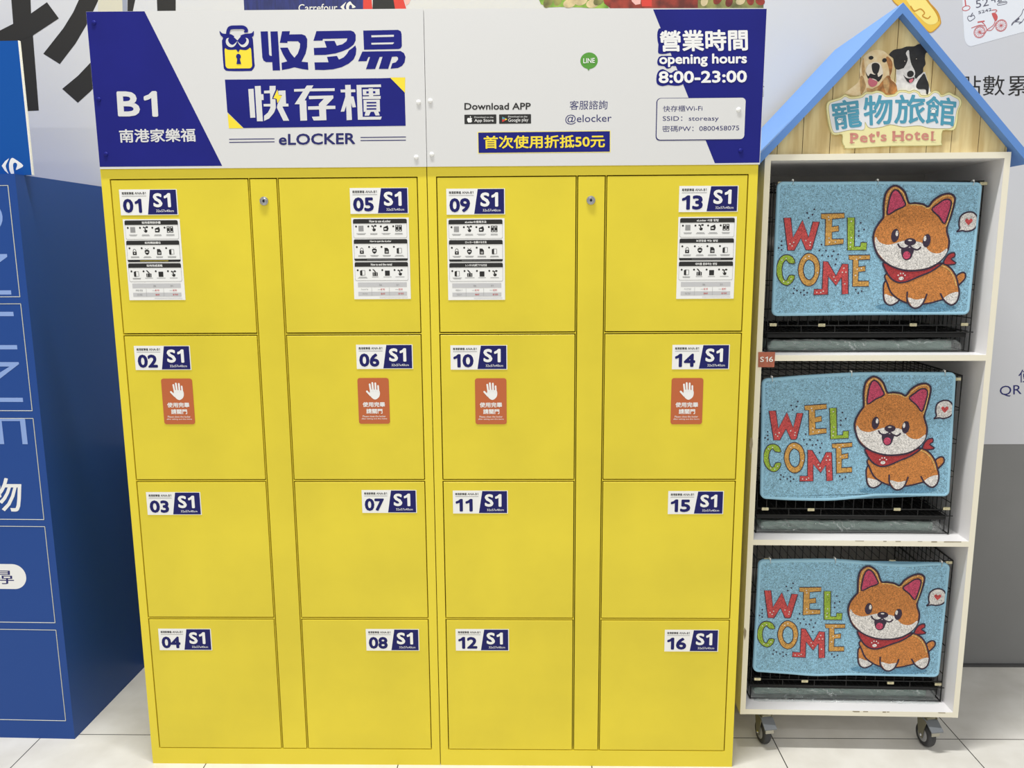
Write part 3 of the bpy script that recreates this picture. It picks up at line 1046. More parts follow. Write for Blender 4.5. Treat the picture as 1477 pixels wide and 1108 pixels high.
b = MB()
a = Art(b, FY)
L1 = 1
a.poly([(-0.4331,2.1492),(-0.4137,2.1495),(-0.4135,2.0916),(-0.4120,2.0882),(-0.4067,2.0873),(-0.4068,2.1489),(-0.3874,2.1492),(-0.3863,2.0504),(-0.4062,2.0503),(-0.4064,2.0715),(-0.4226,2.0717),(-0.4294,2.0759),(-0.4322,2.0834)], NV, L1)
a.poly([(-0.3757,2.1490),(-0.3546,2.1492),(-0.3568,2.1409),(-0.3238,2.1411),(-0.3143,2.1377),(-0.3095,2.1286),(-0.3110,2.1087),(-0.3157,2.0922),(-0.3276,2.0720),(-0.3106,2.0702),(-0.3103,2.0509),(-0.3265,2.0532),(-0.3474,2.0579),(-0.3617,2.0544),(-0.3813,2.0512),(-0.3814,2.0696),(-0.3660,2.0731),(-0.3757,2.0895),(-0.3832,2.1078),(-0.3628,2.1080),(-0.3561,2.0943),(-0.3462,2.0822),(-0.3368,2.0924),(-0.3304,2.1073),(-0.3292,2.1180),(-0.3344,2.1235),(-0.3625,2.1238),(-0.3630,2.1195),(-0.3834,2.1203)], NV, L1)
a.poly([(-0.2842,2.1484),(-0.1926,2.1489),(-0.1843,2.1456),(-0.1799,2.1381),(-0.1805,2.1240),(-0.1865,2.1135),(-0.2001,2.1039),(-0.2173,2.0970),(-0.2363,2.0918),(-0.2628,2.0885),(-0.2930,2.0883),(-0.2931,2.1063),(-0.2586,2.1071),(-0.2639,2.1235),(-0.2368,2.1236),(-0.2313,2.1113),(-0.2165,2.1147),(-0.2049,2.1225),(-0.2024,2.1296),(-0.2676,2.1288),(-0.2691,2.1246),(-0.2932,2.1243)], NV, L1)
a.poly([(-0.1819,2.1117),(-0.1794,2.1028),(-0.1815,2.0886),(-0.1880,2.0762),(-0.2016,2.0657),(-0.2208,2.0569),(-0.2437,2.0518),(-0.2684,2.0502),(-0.2925,2.0508),(-0.2931,2.0698),(-0.2552,2.0698),(-0.2589,2.0833),(-0.2319,2.0856),(-0.2272,2.0763),(-0.2141,2.0818),(-0.2053,2.0906),(-0.1993,2.0994),(-0.1906,2.1047)], NV, L1)
a.poly([(-0.1595,2.1485),(-0.0672,2.1493),(-0.0598,2.1457),(-0.0578,2.1386),(-0.0579,2.1086),(-0.0611,2.1033),(-0.0668,2.1012),(-0.1592,2.1004)], NV, L1)
a.poly([(-0.1382,2.1363),(-0.0784,2.1371),(-0.0786,2.1321),(-0.1380,2.1313)], 'sign_white', L1 + 1)
a.poly([(-0.1389,2.1174),(-0.0790,2.1180),(-0.0791,2.1159),(-0.0824,2.1134),(-0.1387,2.1130)], 'sign_white', L1 + 1)
a.poly([(-0.1637,2.0959),(-0.0613,2.0962),(-0.0530,2.0908),(-0.0490,2.0810),(-0.0518,2.0677),(-0.0586,2.0589),(-0.0701,2.0533),(-0.0899,2.0517),(-0.0848,2.0654),(-0.0753,2.0679),(-0.0691,2.0750),(-0.0693,2.0803),(-0.0730,2.0825),(-0.0852,2.0819),(-0.0962,2.0512),(-0.1214,2.0515),(-0.1102,2.0822),(-0.1181,2.0819),(-0.1312,2.0514),(-0.1559,2.0509),(-0.1435,2.0820),(-0.1482,2.0819),(-0.1533,2.0716),(-0.1761,2.0713)], NV, L1)
# second line on its navy bar
a.poly([(-0.5365,2.0283),(-0.1167,2.0277),(-0.1167,2.0277),(-0.0828,1.9913),(-0.0523,1.9125),(-0.0523,1.9122),(-0.4932,1.9032),(-0.5355,1.9447)][:3] + [(-0.0749,2.0286),(-0.0537,1.9889),(-0.0535,1.9050),(-0.4936,1.9029),(-0.5353,1.9447)], NV, L1)
a.poly([(-0.5351,1.9425),(-0.4946,1.9025),(-0.5339,1.9025)], 'print_yellow', L1)
a.poly([(-0.0921,2.0293),(-0.0513,2.0291),(-0.0529,1.9898)], 'print_yellow', L1 + 1)
WH = 'sign_white'
a.poly([(-0.4748,2.0034),(-0.4604,2.0043),(-0.4600,1.9297),(-0.4737,1.9293)], WH, 3)
a.poly([(-0.4567,2.0108),(-0.4408,2.0115),(-0.4408,1.9900),(-0.4347,1.9899),(-0.4346,1.9752),(-0.4406,1.9747),(-0.4400,1.9201),(-0.4561,1.9202)], WH, 3)
a.poly([(-0.4323,1.9987),(-0.4174,1.9993),(-0.4167,2.0109),(-0.4005,2.0111),(-0.4011,2.0006),(-0.4099,1.9838),(-0.4117,1.9773),(-0.4028,1.9767),(-0.4029,1.9545),(-0.4085,1.9421),(-0.4224,1.9271),(-0.4368,1.9210),(-0.4360,1.9343),(-0.4253,1.9423),(-0.4181,1.9538),(-0.4175,1.9582),(-0.4356,1.9584),(-0.4358,1.9646),(-0.4171,1.9649),(-0.4165,1.9922),(-0.4327,1.9920)], WH, 3)
a.poly([(-0.3942,1.9984),(-0.3746,1.9991),(-0.3746,1.9649),(-0.3684,1.9649),(-0.3684,1.9578),(-0.3852,1.9576),(-0.3685,1.9209),(-0.3844,1.9208),(-0.4003,1.9554),(-0.3980,1.9634),(-0.3845,1.9871),(-0.3938,1.9878)], WH, 3)
a.poly([(-0.3962,2.0014),(-0.3938,1.9872),(-0.3846,1.9854),(-0.3978,1.9660),(-0.3994,1.9776),(-0.4082,1.9794)], 'print_yellow', 4)
a.poly([(-0.3512,2.0022),(-0.3224,2.0030),(-0.3164,2.0110),(-0.2984,2.0112),(-0.3038,2.0032),(-0.2416,2.0034),(-0.2419,1.9964),(-0.3088,1.9961),(-0.3238,1.9733),(-0.3196,1.9724),(-0.3199,1.9208),(-0.3382,1.9206),(-0.3383,1.9632),(-0.3517,1.9633),(-0.3274,1.9960),(-0.3512,1.9957)], WH, 3)
a.poly([(-0.3122,1.9842),(-0.2462,1.9850),(-0.2461,1.9779),(-0.2669,1.9586),(-0.2418,1.9584),(-0.2418,1.9502),(-0.2673,1.9497),(-0.2673,1.9213),(-0.3022,1.9207),(-0.3064,1.9305),(-0.2858,1.9312),(-0.2859,1.9490),(-0.3158,1.9488),(-0.3157,1.9573),(-0.2861,1.9579),(-0.2862,1.9632),(-0.2716,1.9767),(-0.3120,1.9759)], WH, 3)
a.poly([(-0.2261,1.9998),(-0.2131,2.0000),(-0.2132,2.0114),(-0.1984,2.0117),(-0.1983,1.9999),(-0.1863,1.9999),(-0.1860,1.9929),(-0.1982,1.9926),(-0.1981,1.9824),(-0.1916,1.9818),(-0.1862,1.9543),(-0.1955,1.9535),(-0.1988,1.9651),(-0.1982,1.9215),(-0.2126,1.9208),(-0.2124,1.9581),(-0.2182,1.9431),(-0.2279,1.9430),(-0.2139,1.9811),(-0.2136,1.9926),(-0.2255,1.9925)], WH, 3)
a.poly([(-0.1825,2.0111),(-0.1170,2.0119),(-0.1167,2.0052),(-0.1694,2.0047),(-0.1689,1.9289),(-0.1173,1.9292),(-0.1204,1.9217),(-0.1822,1.9216)], WH, 3)
a.poly([(-0.1663,1.9997),(-0.1501,1.9999),(-0.1506,2.0020),(-0.1390,2.0021),(-0.1388,2.0002),(-0.1211,2.0004),(-0.1208,1.9852),(-0.1387,1.9847),(-0.1384,1.9822),(-0.1187,1.9824),(-0.1190,1.9749),(-0.1672,1.9747),(-0.1671,1.9816),(-0.1499,1.9819),(-0.1501,1.9848),(-0.1661,1.9846)], WH, 3)
for c in [(-0.1536,1.9920),(-0.1356,1.9922)]:
    a.rect(c[0] - 0.0032, c[0] + 0.0032, c[1] - 0.0028, c[1] + 0.0028, NV, 4)
a.poly([(-0.1654,1.9727),(-0.1214,1.9732),(-0.1216,1.9422),(-0.1262,1.9421),(-0.1228,1.9324),(-0.1340,1.9322),(-0.1383,1.9422),(-0.1467,1.9419),(-0.1517,1.9320),(-0.1638,1.9319),(-0.1606,1.9420),(-0.1658,1.9421)], WH, 3)
for y0 in [(-0.1570,1.9654),(-0.1572,1.9574),(-0.1575,1.9493)]:
    a.rect(y0[0], y0[0] + 0.0262, y0[1] - 0.0018, y0[1] + 0.0018, NV, 4)
a.text('eLOCKER', [(-0.4002,1.8573),(-0.1918,1.8583),(-0.3991,1.8869)], 'navy_ink', 1, 0.035)
for l in ([(-0.5352,1.8739),(-0.4112,1.8743)], [(-0.5354,1.8659),(-0.4116,1.8663)], [(-0.1770,1.8757),(-0.0537,1.8759)], [(-0.1773,1.8676),(-0.0540,1.8676)]):
    a.stroke(l, 0.0022, 'navy_ink', 1)
b.build('logo_lettering', left, 'navy company lettering with a blue bar below')
rivets(left, [(-0.0171, 1.9654), (-0.0271, 1.8225)], FY, 'edge_white')
rivets(left, [(-0.8775, 2.1759), (-0.8827, 1.9806), (-0.8760, 1.8378)], FY, NV)

right = thing('sign_panel', 'white sign panel with opening hours on navy, on right yellow lockers', 'sign', (0, 0, 0), 0.0, 'sign panels over the yellow lockers')
b = MB()
b.prism([(0.0020, 1.7975), (0.9015, 1.7965), (0.9020, 2.1925), (0.0026, 2.2015)], FY, -0.0015, 'sign_white')
b.prism([(0.0020, 1.8018), (0.9010, 1.8018), (0.9010, 2.1920), (0.0026, 2.2010)], -0.0015, 0.03, 'sign_white')
a = Art(b, FY)
a.poly([(0.6051,2.1926),(0.9013,2.1907),(0.9001,1.8011),(0.7803,1.8006)], NV, 1)
b.build('board', right)
b = MB()
a = Art(b, FY)
a.text('Download APP', [(0.1056,1.9446),(0.2838,1.9435),(0.1059,1.9625)], 'ink_black', 1, 0.035)
a.poly(rrect(*[t for t in ([(0.1054,1.9084),(0.1913,1.9076)][0][0], [(0.1913,1.9076)][0][0], [(0.1054,1.9080)][0][1], [(0.1058,1.9322)][0][1])], 0.0015), 'ink_black', 1)
a.poly(rrect(*[t for t in ([(0.1988,1.9076)][0][0], [(0.2846,1.9068)][0][0], [(0.1988,1.9078)][0][1], [(0.1990,1.9321)][0][1])], 0.0015), 'ink_black', 1)
a.text('App Store', [(0.1320,1.9110),(0.1837,1.9111),(0.1321,1.9208)], 'sticker_white', 2, 0.01)
a.text('Download on the', [(0.1322,1.9237),(0.1835,1.9232),(0.1322,1.9276)], 'sticker_white', 2, 0.004)
a.text('Google play', [(0.2231,1.9102),(0.2773,1.9109),(0.2232,1.9215)], 'sticker_white', 2, 0.006)
a.text('Download on the', [(0.2232,1.9241),(0.2746,1.9239),(0.2233,1.9283)], 'sticker_white', 2, 0.004)
a.poly(smooth([(0.1195,1.9232),(0.1148,1.9236),(0.1127,1.9195),(0.1142,1.9142),(0.1173,1.9114),(0.1198,1.9126),(0.1225,1.9117),(0.1252,1.9144),(0.1262,1.9163),(0.1242,1.9186),(0.1258,1.9224),(0.1227,1.9238)], 3), 'sticker_white', 2)
a.poly(ell([(0.1216,1.9265)][0], 0.0012, 0.0022, 8), 'sticker_white', 2)
a.poly([(0.2072,1.9262),(0.2210,1.9193),(0.2071,1.9194)], 'play_teal', 2)
a.poly([(0.2071,1.9194),(0.2210,1.9193),(0.2071,1.9121)], 'poster_red', 2)
a.poly([(0.2150,1.9221),(0.2210,1.9193),(0.2150,1.9163)], 'print_yellow', 3)
b.build('download_lettering', right)
b = MB()
a = Art(b, FY)
c = [(0.4388,2.0666)][0]
a.poly(ell(c, 0.0232, 0.0208, 30), 'line_green', 1)
a.poly([(0.4322,2.0520),(0.4460,2.0510),(0.4369,2.0415)], 'line_green', 2)
a.text('LINE', [(0.4235,2.0603),(0.4541,2.0609),(0.4234,2.0727)], 'sticker_white', 3, 0.018)
b.build('speech_bubble_emblem', right, 'round green speech bubble reading LINE')
b = MB()
a = Art(b, FY)
a.text('客服諮詢', [(0.3878,1.9423),(0.4888,1.9428),(0.3882,1.9656)], 'navy_ink', 1, 0.008)
a.text('@elocker', [(0.3765,1.9042),(0.5005,1.9054),(0.3763,1.9298)], 'navy_ink', 1, 0.004)
a.poly([(0.1399,1.8874),(0.4981,1.8881),(0.4989,1.8308),(0.1404,1.8305)], 'print_yellow_pale', 1)
a.poly([(0.1421,1.8856),(0.4963,1.8861),(0.4970,1.8330),(0.1425,1.8325)], NV, 2)
a.text('首次使用折抵50元', [(0.1570,1.8430),(0.4836,1.8436),(0.1564,1.8770)], 'print_yellow', 3, 0.026)
b.build('discount_lettering', right, 'navy bar with yellow lettering')
b = MB()
a = Art(b, FY)
for (s, bx, of, lay) in (('營業時間', [(0.6263,2.0869),(0.8571,2.0875),(0.6229,2.1402)], 0.03, 0), ('opening hours', [(0.6248,2.0482),(0.8557,2.0481),(0.6235,2.0813)], 0.035, 0), ('8:00-23:00', [(0.6241,2.0074),(0.8574,2.0072),(0.6229,2.0383)], 0.045, 0)):
    a.text(s, bx, 'sticker_white', 3, of)
# navy halo that carries the lettering over the white half
a.poly(smooth([(0.6290,2.1465),(0.6197,2.1417),(0.6173,2.1288),(0.6190,2.1129),(0.6213,2.1049),(0.6204,2.0869),(0.6254,2.0819),(0.6412,2.0817),(0.6579,2.0855),(0.6831,2.0853),(0.6814,2.1459)], 2), NV, 1.5)
a.poly(smooth([(0.6297,2.0768),(0.6215,2.0709),(0.6190,2.0609),(0.6230,2.0528),(0.6378,2.0507),(0.6443,2.0446),(0.6547,2.0465),(0.6588,2.0514),(0.6841,2.0522),(0.6833,2.0783),(0.6581,2.0765)], 2), NV, 1.5)
a.poly(smooth([(0.6348,2.0436),(0.6233,2.0387),(0.6183,2.0267),(0.6180,2.0125),(0.6220,2.0044),(0.6348,2.0002),(0.6496,2.0031),(0.6665,2.0009),(0.6876,2.0038),(0.6955,2.0239),(0.6846,2.0361),(0.6676,2.0403),(0.6572,2.0334),(0.6487,2.0365)], 2), NV, 1.5)
b.build('opening_hours_lettering', right, 'white opening hours lettering')
b = MB()
a = Art(b, FY)
x0, x1 = [(0.6193,1.9017)][0][0], [(0.8562,1.8996)][0][0]
z0, z1 = [(0.7392,1.8603)][0][1], [(0.7356,1.9700)][0][1]
a.poly(rrect(x0, x1 - 0.001, z0, z1, 0.011), 'navy_ink', 2)
a.poly(rrect(x0 + 0.0025, x1, z0 + 0.0025, z1 - 0.0012, 0.01), 'sign_white', 3)
a.text('快存櫃Wi-Fi', [(0.6374,1.9345),(0.7422,1.9357),(0.6370,1.9500)], 'navy_ink', 4, 0.008)
a.text('SSID：storeasy', [(0.6373,1.9080),(0.7866,1.9074),(0.6369,1.9233)], 'navy_ink', 4, 0.008)
a.text('密碼PW：0800458075', [(0.6370,1.8828),(0.8420,1.8844),(0.6366,1.8987)], 'navy_ink', 4, 0.008)
b.build('network_card', right, 'white rounded card with network details')
rivets(right, [(0.0146, 1.9686), (0.0154, 1.8296)], FY, 'edge_white')
rivets(right, [(0.8384, 1.9380)], FY - 0.0008, 'edge_white')
rivets(right, [(0.8482, 1.8326)], FY, NV)

# ------------------------------------------------------------------ blue locker at the left
BX = -1.2165
blue = thing('blue_locker_cabinet', 'tall blue metal locker at the left edge, beside the yellow lockers', 'locker', (0, 0, 0))
BL = -1.86
BF = 0.122
DR = [(1.7680, 1.4440), (1.4240, 1.0975), (1.0745, 0.7505), (0.7285, 0.4060), (0.3820, 0.0640)]
b = MB()
b.box(BX - 0.0225, BX, BF, 0.59, 0.0, 1.8005, 'blue_paint')
b.box(BL, BL + 0.0225, BF, 0.59, 0.0, 1.8005, 'blue_paint')
b.box(BL + 0.0225, BX - 0.0225, BF, 0.59, 1.7690, 1.8005, 'blue_paint')
b.box(BL + 0.0225, BX - 0.0225, BF, 0.59, 0.0, 0.0625, 'blue_paint')
b.box(BL + 0.0225, BX - 0.0225, 0.57, 0.59, 0.0625, 1.7690, 'blue_paint')
for i in range(4):
    b.box(BL + 0.0225, BX - 0.0225, BF, 0.57, DR[i + 1][0] + 0.0012, DR[i][1] - 0.0012, 'blue_paint')
b.build('body', blue)
doors = []
for zt, zb in DR:
    d = MB()
    xa, xb = BL + 0.0245, BX - 0.0245
    d.box(xa, xb, BF + 0.0005, BF + 0.02, zb, zt, 'blue_paint', 0.0012, 2)
    # paint rubbed off along the rims
    for (p0, p1) in (((xb - .0004, zb), (xb - .0004, zt)), ((xa, zt - .0004), (xb, zt - .0004)), ((xa, zb + .0004), (xb, zb + .0004))):
        d.tube([(p0[0], BF + 0.0006, p0[1]), (p1[0], BF + 0.0006, p1[1])], 0.0011, 'worn_edge', 5)
    doors.append(d.build('door', blue))
# pale lettering running down the doors, one mesh per door it is printed on
BT = 'blue_print'


def bar(a, u0, u1, z0, z1, lay=1):
    a.rect(u0, u1, z0, z1, BT, lay)


R0 = [(-1.2687,1.4513),(-1.2667,1.3935),(-1.2673,1.2933),(-1.2668,1.2406),(-1.2659,1.1319),(-1.2637,1.0736)]
b = MB()
a = Art(b, BF + 0.0005)
XR = [p[0] for p in R0]
ZC = [p[1] for p in R0]
xr = sum(XR) / 6.0
xl = xr - 0.165
zO = [(-1.2637,1.6798)][0][1]
a.stroke(ell((xr - 0.083, zO), 0.074, 0.052, 32), 0.016, BT, 1, True)
z = [(-1.2687,1.4513)][0][1]
zt = [(-1.2678,1.5705)][0][1]
bar(a, xl, xr, z - 0.0, z + 0.0125)
a.poly([(xl, zt), (xl, zt - 0.014), (xr - 0.03, zt - 0.014), (xl, z + 0.026), (xl, z + 0.01), (xl + 0.008, z + 0.01), (xr, zt - 0.008), (xr, zt)], BT, 1)
b.build('door_lettering', doors[0])
b = MB()
a = Art(b, BF + 0.0005)
z = ZC[1]
bar(a, xl, xr, z - 0.0065, z + 0.0065)
bar(a, xl, xl + 0.014, z - 0.058, z)
z = ZC[2]
bar(a, xl, xr, z - 0.0065, z + 0.0065)
zt = [(-1.2660,1.2480)][0][1]
z = ZC[4]
bar(a, xl, xr, z - 0.0065, z + 0.0065)
a.poly([(xl, zt), (xl, zt - 0.0135), (xr - 0.03, zt - 0.0135), (xl, z + 0.026), (xl, z), (xl + 0.006, z), (xr, zt - 0.006), (xr, zt)], BT, 2)
b.build('door_lettering', doors[1])
b = MB()
a = Art(b, BF + 0.0005)
z = DR[2][0] - 0.0006
zb = [(-1.2725,0.9931)][0][1]
a.rect(xl, xr, z - 0.008, z, BT, 1)
for x in (xr - 0.0165, xr - 0.091, xl):
    a.rect(x, x + 0.0165, zb, z, BT, 2)
b.build('door_lettering', doors[2])
b = MB()
a = Art(b, BF + 0.0005)
a.text('物', [(-1.4232,0.7754),(-1.3082,0.7754),(-1.4147,0.8851)], 'sticker_white', 1, 0.012)
b.build('door_character', doors[2], 'white printed character')
b = MB()
a = Art(b, BF + 0.0005)
p = [(-1.3195,0.5604),(-1.6447,0.5598),(-1.3819,0.5195),(-1.3725,0.6031)]
a.poly(rrect(p[1][0], p[0][0], p[2][1], p[3][1], abs(p[3][1] - p[2][1]) * 0.495, 9), 'sticker_white', 1)
a.text('尋', [(-1.4447,0.5357),(-1.3611,0.5359),(-1.4416,0.5810)], 'navy_ink', 2, 0.004)
b.build('search_bar_print', doors[3], 'white rounded search bar print')

def settle(root, px, py, rz):
    """put the root at the foot of the cabinet's front right corner and turn it there"""
    todo = list(root.children)
    while todo:
        o = todo.pop()
        todo += list(o.children)
        o.data.transform(Matrix.Translation((-px, -py, 0)))
    root.location = (px, py, 0)
    root.rotation_euler = (0, 0, rz)


settle(blue, BX, BF, math.radians(-1.4))
blue.location.x += 0.002
bs = thing('blue_sign_panel', 'blue sign panel with white edge and diamond emblem, on top of blue locker', 'sign', (0, 0, 0))
b = MB()
b.box(BL, -1.1895, 0.162, 0.170, 1.8005, 2.176, 'blue_sign')
b.box(-1.1895, -1.1875, 0.1615, 0.1705, 1.8005, 2.1763, 'edge_white')
b.build('board', bs)
b = MB()
a = Art(b, 0.162)
a.poly(smooth([(-1.2779,1.8278),(-1.2535,1.8490),(-1.2610,1.8366),(-1.2658,1.8268),(-1.2634,1.8151),(-1.2600,1.8043)], 2), 'sticker_white', 1)
a.poly(smooth([(-1.2437,1.8498),(-1.2352,1.8462),(-1.2125,1.8281),(-1.2275,1.8184),(-1.2362,1.8158),(-1.2312,1.8274),(-1.2315,1.8336),(-1.2368,1.8364),(-1.2428,1.8319),(-1.2434,1.8185),(-1.2430,1.8051),(-1.2515,1.8043),(-1.2558,1.8164),(-1.2550,1.8320),(-1.2498,1.8445)], 3), 'sticker_white', 1)
b.build('diamond_emblem', bs, 'white diamond emblem with a letter C')
settle(bs, -1.1875, 0.162, math.radians(-1.4))

# ------------------------------------------------------------------ pet cabinet on casters
HX, HY, HR = 0.94021, 0.08248, -0.020591
HW = 0.6729
pet = thing('pet_kennel_cabinet', 'white open cabinet on casters with blue gabled roof and wooden gable', 'cabinet', (HX, HY, 0), HR)
T = 0.0165
HD = 0.47
CW, CE = 'cabinet_white', 'cabinet_edge'


def edged_box(b, x0, x1, y0, y1, z0, z1):
    b.box(x0, x1, y0 + 0.001, y1, z0, z1, CW)
    b.box(x0, x1, y0, y0 + 0.001, z0, z1, CE)


for nm, (x0, x1, z0, z1) in {'side_panel': (0, T, 0.125, 1.8155), 'side_panel.001': (HW - T, HW, 0.125, 1.8155), 'top_panel': (0, HW, 1.8155, 1.8322),
                             'shelf': (T, HW - T, 1.2492, 1.2660), 'shelf.001': (T, HW - T, 0.6850, 0.7018), 'bottom_panel': (T, HW - T, 0.1255, 0.1425)}.items():
    b = MB()
    edged_box(b, x0, x1, 0.0, HD, z0, z1)
    if nm in ('shelf.001', 'bottom_panel'):
        a = Art(b, 0.0)
        for i in range(7):
            x = random.uniform(x0 + .3, x1 - .03)
            wd = random.uniform(.006, .03)
            a.rect(x, min(x1, x + wd), z1 - random.uniform(.0015, .004), z1 - .0002, 'scuff', 1)
    if nm == 'side_panel':
        a = Art(b, 0.0)
        for pts in ([(-0.0050,1.0224),(0.0004,1.0161),(0.0021,0.9992),(-0.0009,0.9759),(-0.0035,0.9652),(-0.0084,0.9971)], [(0.0020,0.4179),(0.0078,0.4065),(0.0074,0.3904),(0.0038,0.3743),(-0.0011,0.4018)]):
            a.poly(pts, 'scuff', 1)
    b.build(nm.split('.')[0], pet)
b = MB()
b.box(T, HW - T, HD - 0.006, HD, 0.1425, 1.8155, 'cabinet_back')
b.build('back_panel', pet)

# gable of upright boards
AX, AZ = 0.3435, 2.221
SL = 1.074
VT = 0.0272


def roof_under(x):
    return AZ - VT - SL * abs(x - AX) - 0.0006


b = MB()
seam = [0.004] + [p[0] for p in [(0.0370,1.8454),(0.1063,1.8447),(0.1817,1.8438),(0.2517,1.8431),(0.3485,1.8420),(0.4480,1.8410),(0.5148,1.8402),(0.5892,1.8394),(0.6634,1.8386)]] + [0.669]
for i in range(len(seam) - 1):
    xa, xb = seam[i] + 0.0009, seam[i + 1] - 0.0009
    pts = [(xa, 1.8325), (xb, 1.8325)]
    if roof_under(xb) > 1.8325:
        pts.append((xb, roof_under(xb)))
    if xa < AX < xb:
        pts.append((AX, roof_under(AX)))
    if roof_under(xa) > 1.8325:
        pts.append((xa, roof_under(xa)))
    if len(pts) > 2:
        b.prism(pts, 0.015, 0.03, 'wood')
b.prism([(0.01, 1.8325), (0.665, 1.8325), (AX, roof_under(AX) - 0.002)], 0.0165, 0.034, 'wood_gap')
b.build('gable_board', pet)
for s, xe in ((-1, -0.030), (1, 0.712)):
    b = MB()
    zt = AZ - SL * abs(xe - AX)
    b.prism([(AX, AZ), (AX, AZ - VT), (xe, zt - VT), (xe, zt)], -0.016, 0.485, 'roof_blue')
    b.build('roof_slope', pet)

# printed cut-out of two dogs
b = MB()
a = Art(b, 0.0148)
ZD = '1215,55,.0914'
a.poly(smooth([(0.2184,1.9934),(0.2263,2.0059),(0.2444,2.0199),(0.2513,2.0323),(0.2514,2.0573),(0.2526,2.0739),(0.2587,2.0903),(0.2700,2.1001),(0.2832,2.1073),(0.2968,2.1087),(0.3125,2.1052),(0.3251,2.0959),(0.3359,2.0875),(0.3412,2.0759),(0.3413,2.0610),(0.3380,2.0461),(0.3365,2.0361),(0.3472,2.0260),(0.3554,2.0125),(0.3568,1.9891),(0.2949,1.9865)], 3), 'fur_cream', 1)
a.poly(smooth([(0.3220,2.0910),(0.3327,2.0843),(0.3387,2.0726),(0.3390,2.0560),(0.3364,2.0444),(0.3334,2.0395),(0.3305,2.0561),(0.3261,2.0695),(0.3210,2.0811)], 3), 'fur_rust', 2)
a.poly(smooth([(0.2588,2.0887),(0.2563,2.0738),(0.2568,2.0539),(0.2620,2.0405),(0.2656,2.0504),(0.2626,2.0704)], 3), 'fur_tan', 2)
a.poly(smooth([(0.2527,2.0373),(0.2602,2.0405),(0.2663,2.0271),(0.2706,2.0137),(0.2647,1.9987),(0.2582,1.9921),(0.2551,2.0139)], 3), 'fur_tan', 2)
a.poly(smooth([(0.3034,2.0132),(0.3129,2.0248),(0.3256,2.0396),(0.3342,2.0395),(0.3384,2.0294),(0.3511,2.0192),(0.3559,2.0058),(0.3564,1.9891),(0.3188,1.9896),(0.2808,1.9901),(0.2834,2.0035)], 3), 'fur_rust', 2)
a.poly(smooth([(0.2727,2.0086),(0.2883,2.0067),(0.3036,2.0099),(0.2976,1.9966),(0.2806,1.9934)], 3), 'fur_tan', 3)
a.poly(smooth([(0.3162,2.0264),(0.3259,2.0363),(0.3337,2.0228),(0.3320,1.9978),(0.3253,1.9962)], 3), 'fur_tan', 3)
a.poly(smooth([(0.2677,2.0570),(0.2721,2.0686),(0.2803,2.0743),(0.2922,2.0766),(0.3044,2.0731),(0.3103,2.0631),(0.3149,2.0464),(0.3089,2.0332),(0.2921,2.0267),(0.2745,2.0337)], 3), 'fur_light', 4)
a.poly(smooth([(0.2667,2.0521),(0.2712,2.0445),(0.2757,2.0403),(0.2805,2.0469),(0.2910,2.0434),(0.2990,2.0466),(0.3026,2.0374),(0.3136,2.0448),(0.3106,2.0331),(0.3035,2.0249),(0.2971,2.0300),(0.2882,2.0335),(0.2779,2.0336),(0.2735,2.0353)], 3), 'nose_black', 5)
a.poly(smooth([(0.2787,2.0353),(0.2884,2.0310),(0.3005,2.0250),(0.2981,2.0158),(0.2880,2.0114),(0.2791,2.0161),(0.2754,2.0253)], 3), 'tongue', 6)
a.poly(smooth([(0.2824,2.0693),(0.2881,2.0742),(0.2975,2.0735),(0.3040,2.0673),(0.3035,2.0565),(0.2997,2.0466),(0.2908,2.0459),(0.2847,2.0551)], 3), 'nose_black', 6)
a.poly(ell([(0.2794,2.0880)][0], 0.0066, 0.0049), 'nose_black', 5)
a.poly(ell([(0.3162,2.0809)][0], 0.0062, 0.0055), 'nose_black', 5)
a.poly(smooth([(0.3502,2.0559),(0.3551,2.0591),(0.3754,2.0621),(0.4024,2.0452),(0.4260,2.0490),(0.4298,2.0448),(0.4407,2.0147),(0.4420,1.9879),(0.3568,1.9891),(0.3524,2.0259)], 3), 'fur_white', 1)
a.poly(smooth([(0.3277,2.0951),(0.3363,2.1057),(0.3463,2.1096),(0.3598,2.1111),(0.3731,2.1158),(0.3935,2.1163),(0.4034,2.1211),(0.4168,2.1233),(0.4274,2.1190),(0.4353,2.1091),(0.4319,2.1006),(0.4265,2.0977),(0.4250,2.0845),(0.4282,2.0696),(0.4226,2.0598),(0.4227,2.0482),(0.4115,2.0384),(0.4034,2.0318),(0.3950,2.0519),(0.3755,2.0605),(0.3553,2.0558),(0.3464,2.0609),(0.3420,2.0742),(0.3395,2.0858)], 3), 'fur_black', 2)
a.poly(smooth([(0.3798,2.1066),(0.3837,2.0885),(0.3903,2.0685),(0.4002,2.0518),(0.4010,2.0402),(0.3946,2.0345),(0.3841,2.0379),(0.3741,2.0447),(0.3682,2.0556),(0.3764,2.0720),(0.3788,2.0852),(0.3727,2.0985)], 3), 'fur_white', 3)
a.poly(smooth([(0.4264,2.0448),(0.4344,2.0297),(0.4411,2.0147),(0.4408,1.9913),(0.4360,1.9914),(0.4331,2.0028),(0.4141,2.0040),(0.4067,2.0115),(0.4108,2.0251),(0.4184,2.0366)], 3), 'fur_black', 3)
a.poly(smooth([(0.3700,2.0423),(0.3774,2.0352),(0.3880,2.0321),(0.4006,2.0349),(0.3984,2.0253),(0.3909,2.0207),(0.3816,2.0248)], 3), 'nose_black', 4)
a.poly(smooth([(0.3865,2.0279),(0.3974,2.0319),(0.3954,2.0236),(0.3896,2.0210)], 3), 'tongue', 5)
a.poly(ell([(0.3888,2.0442)][0], 0.0092, 0.0086), 'nose_black', 5)
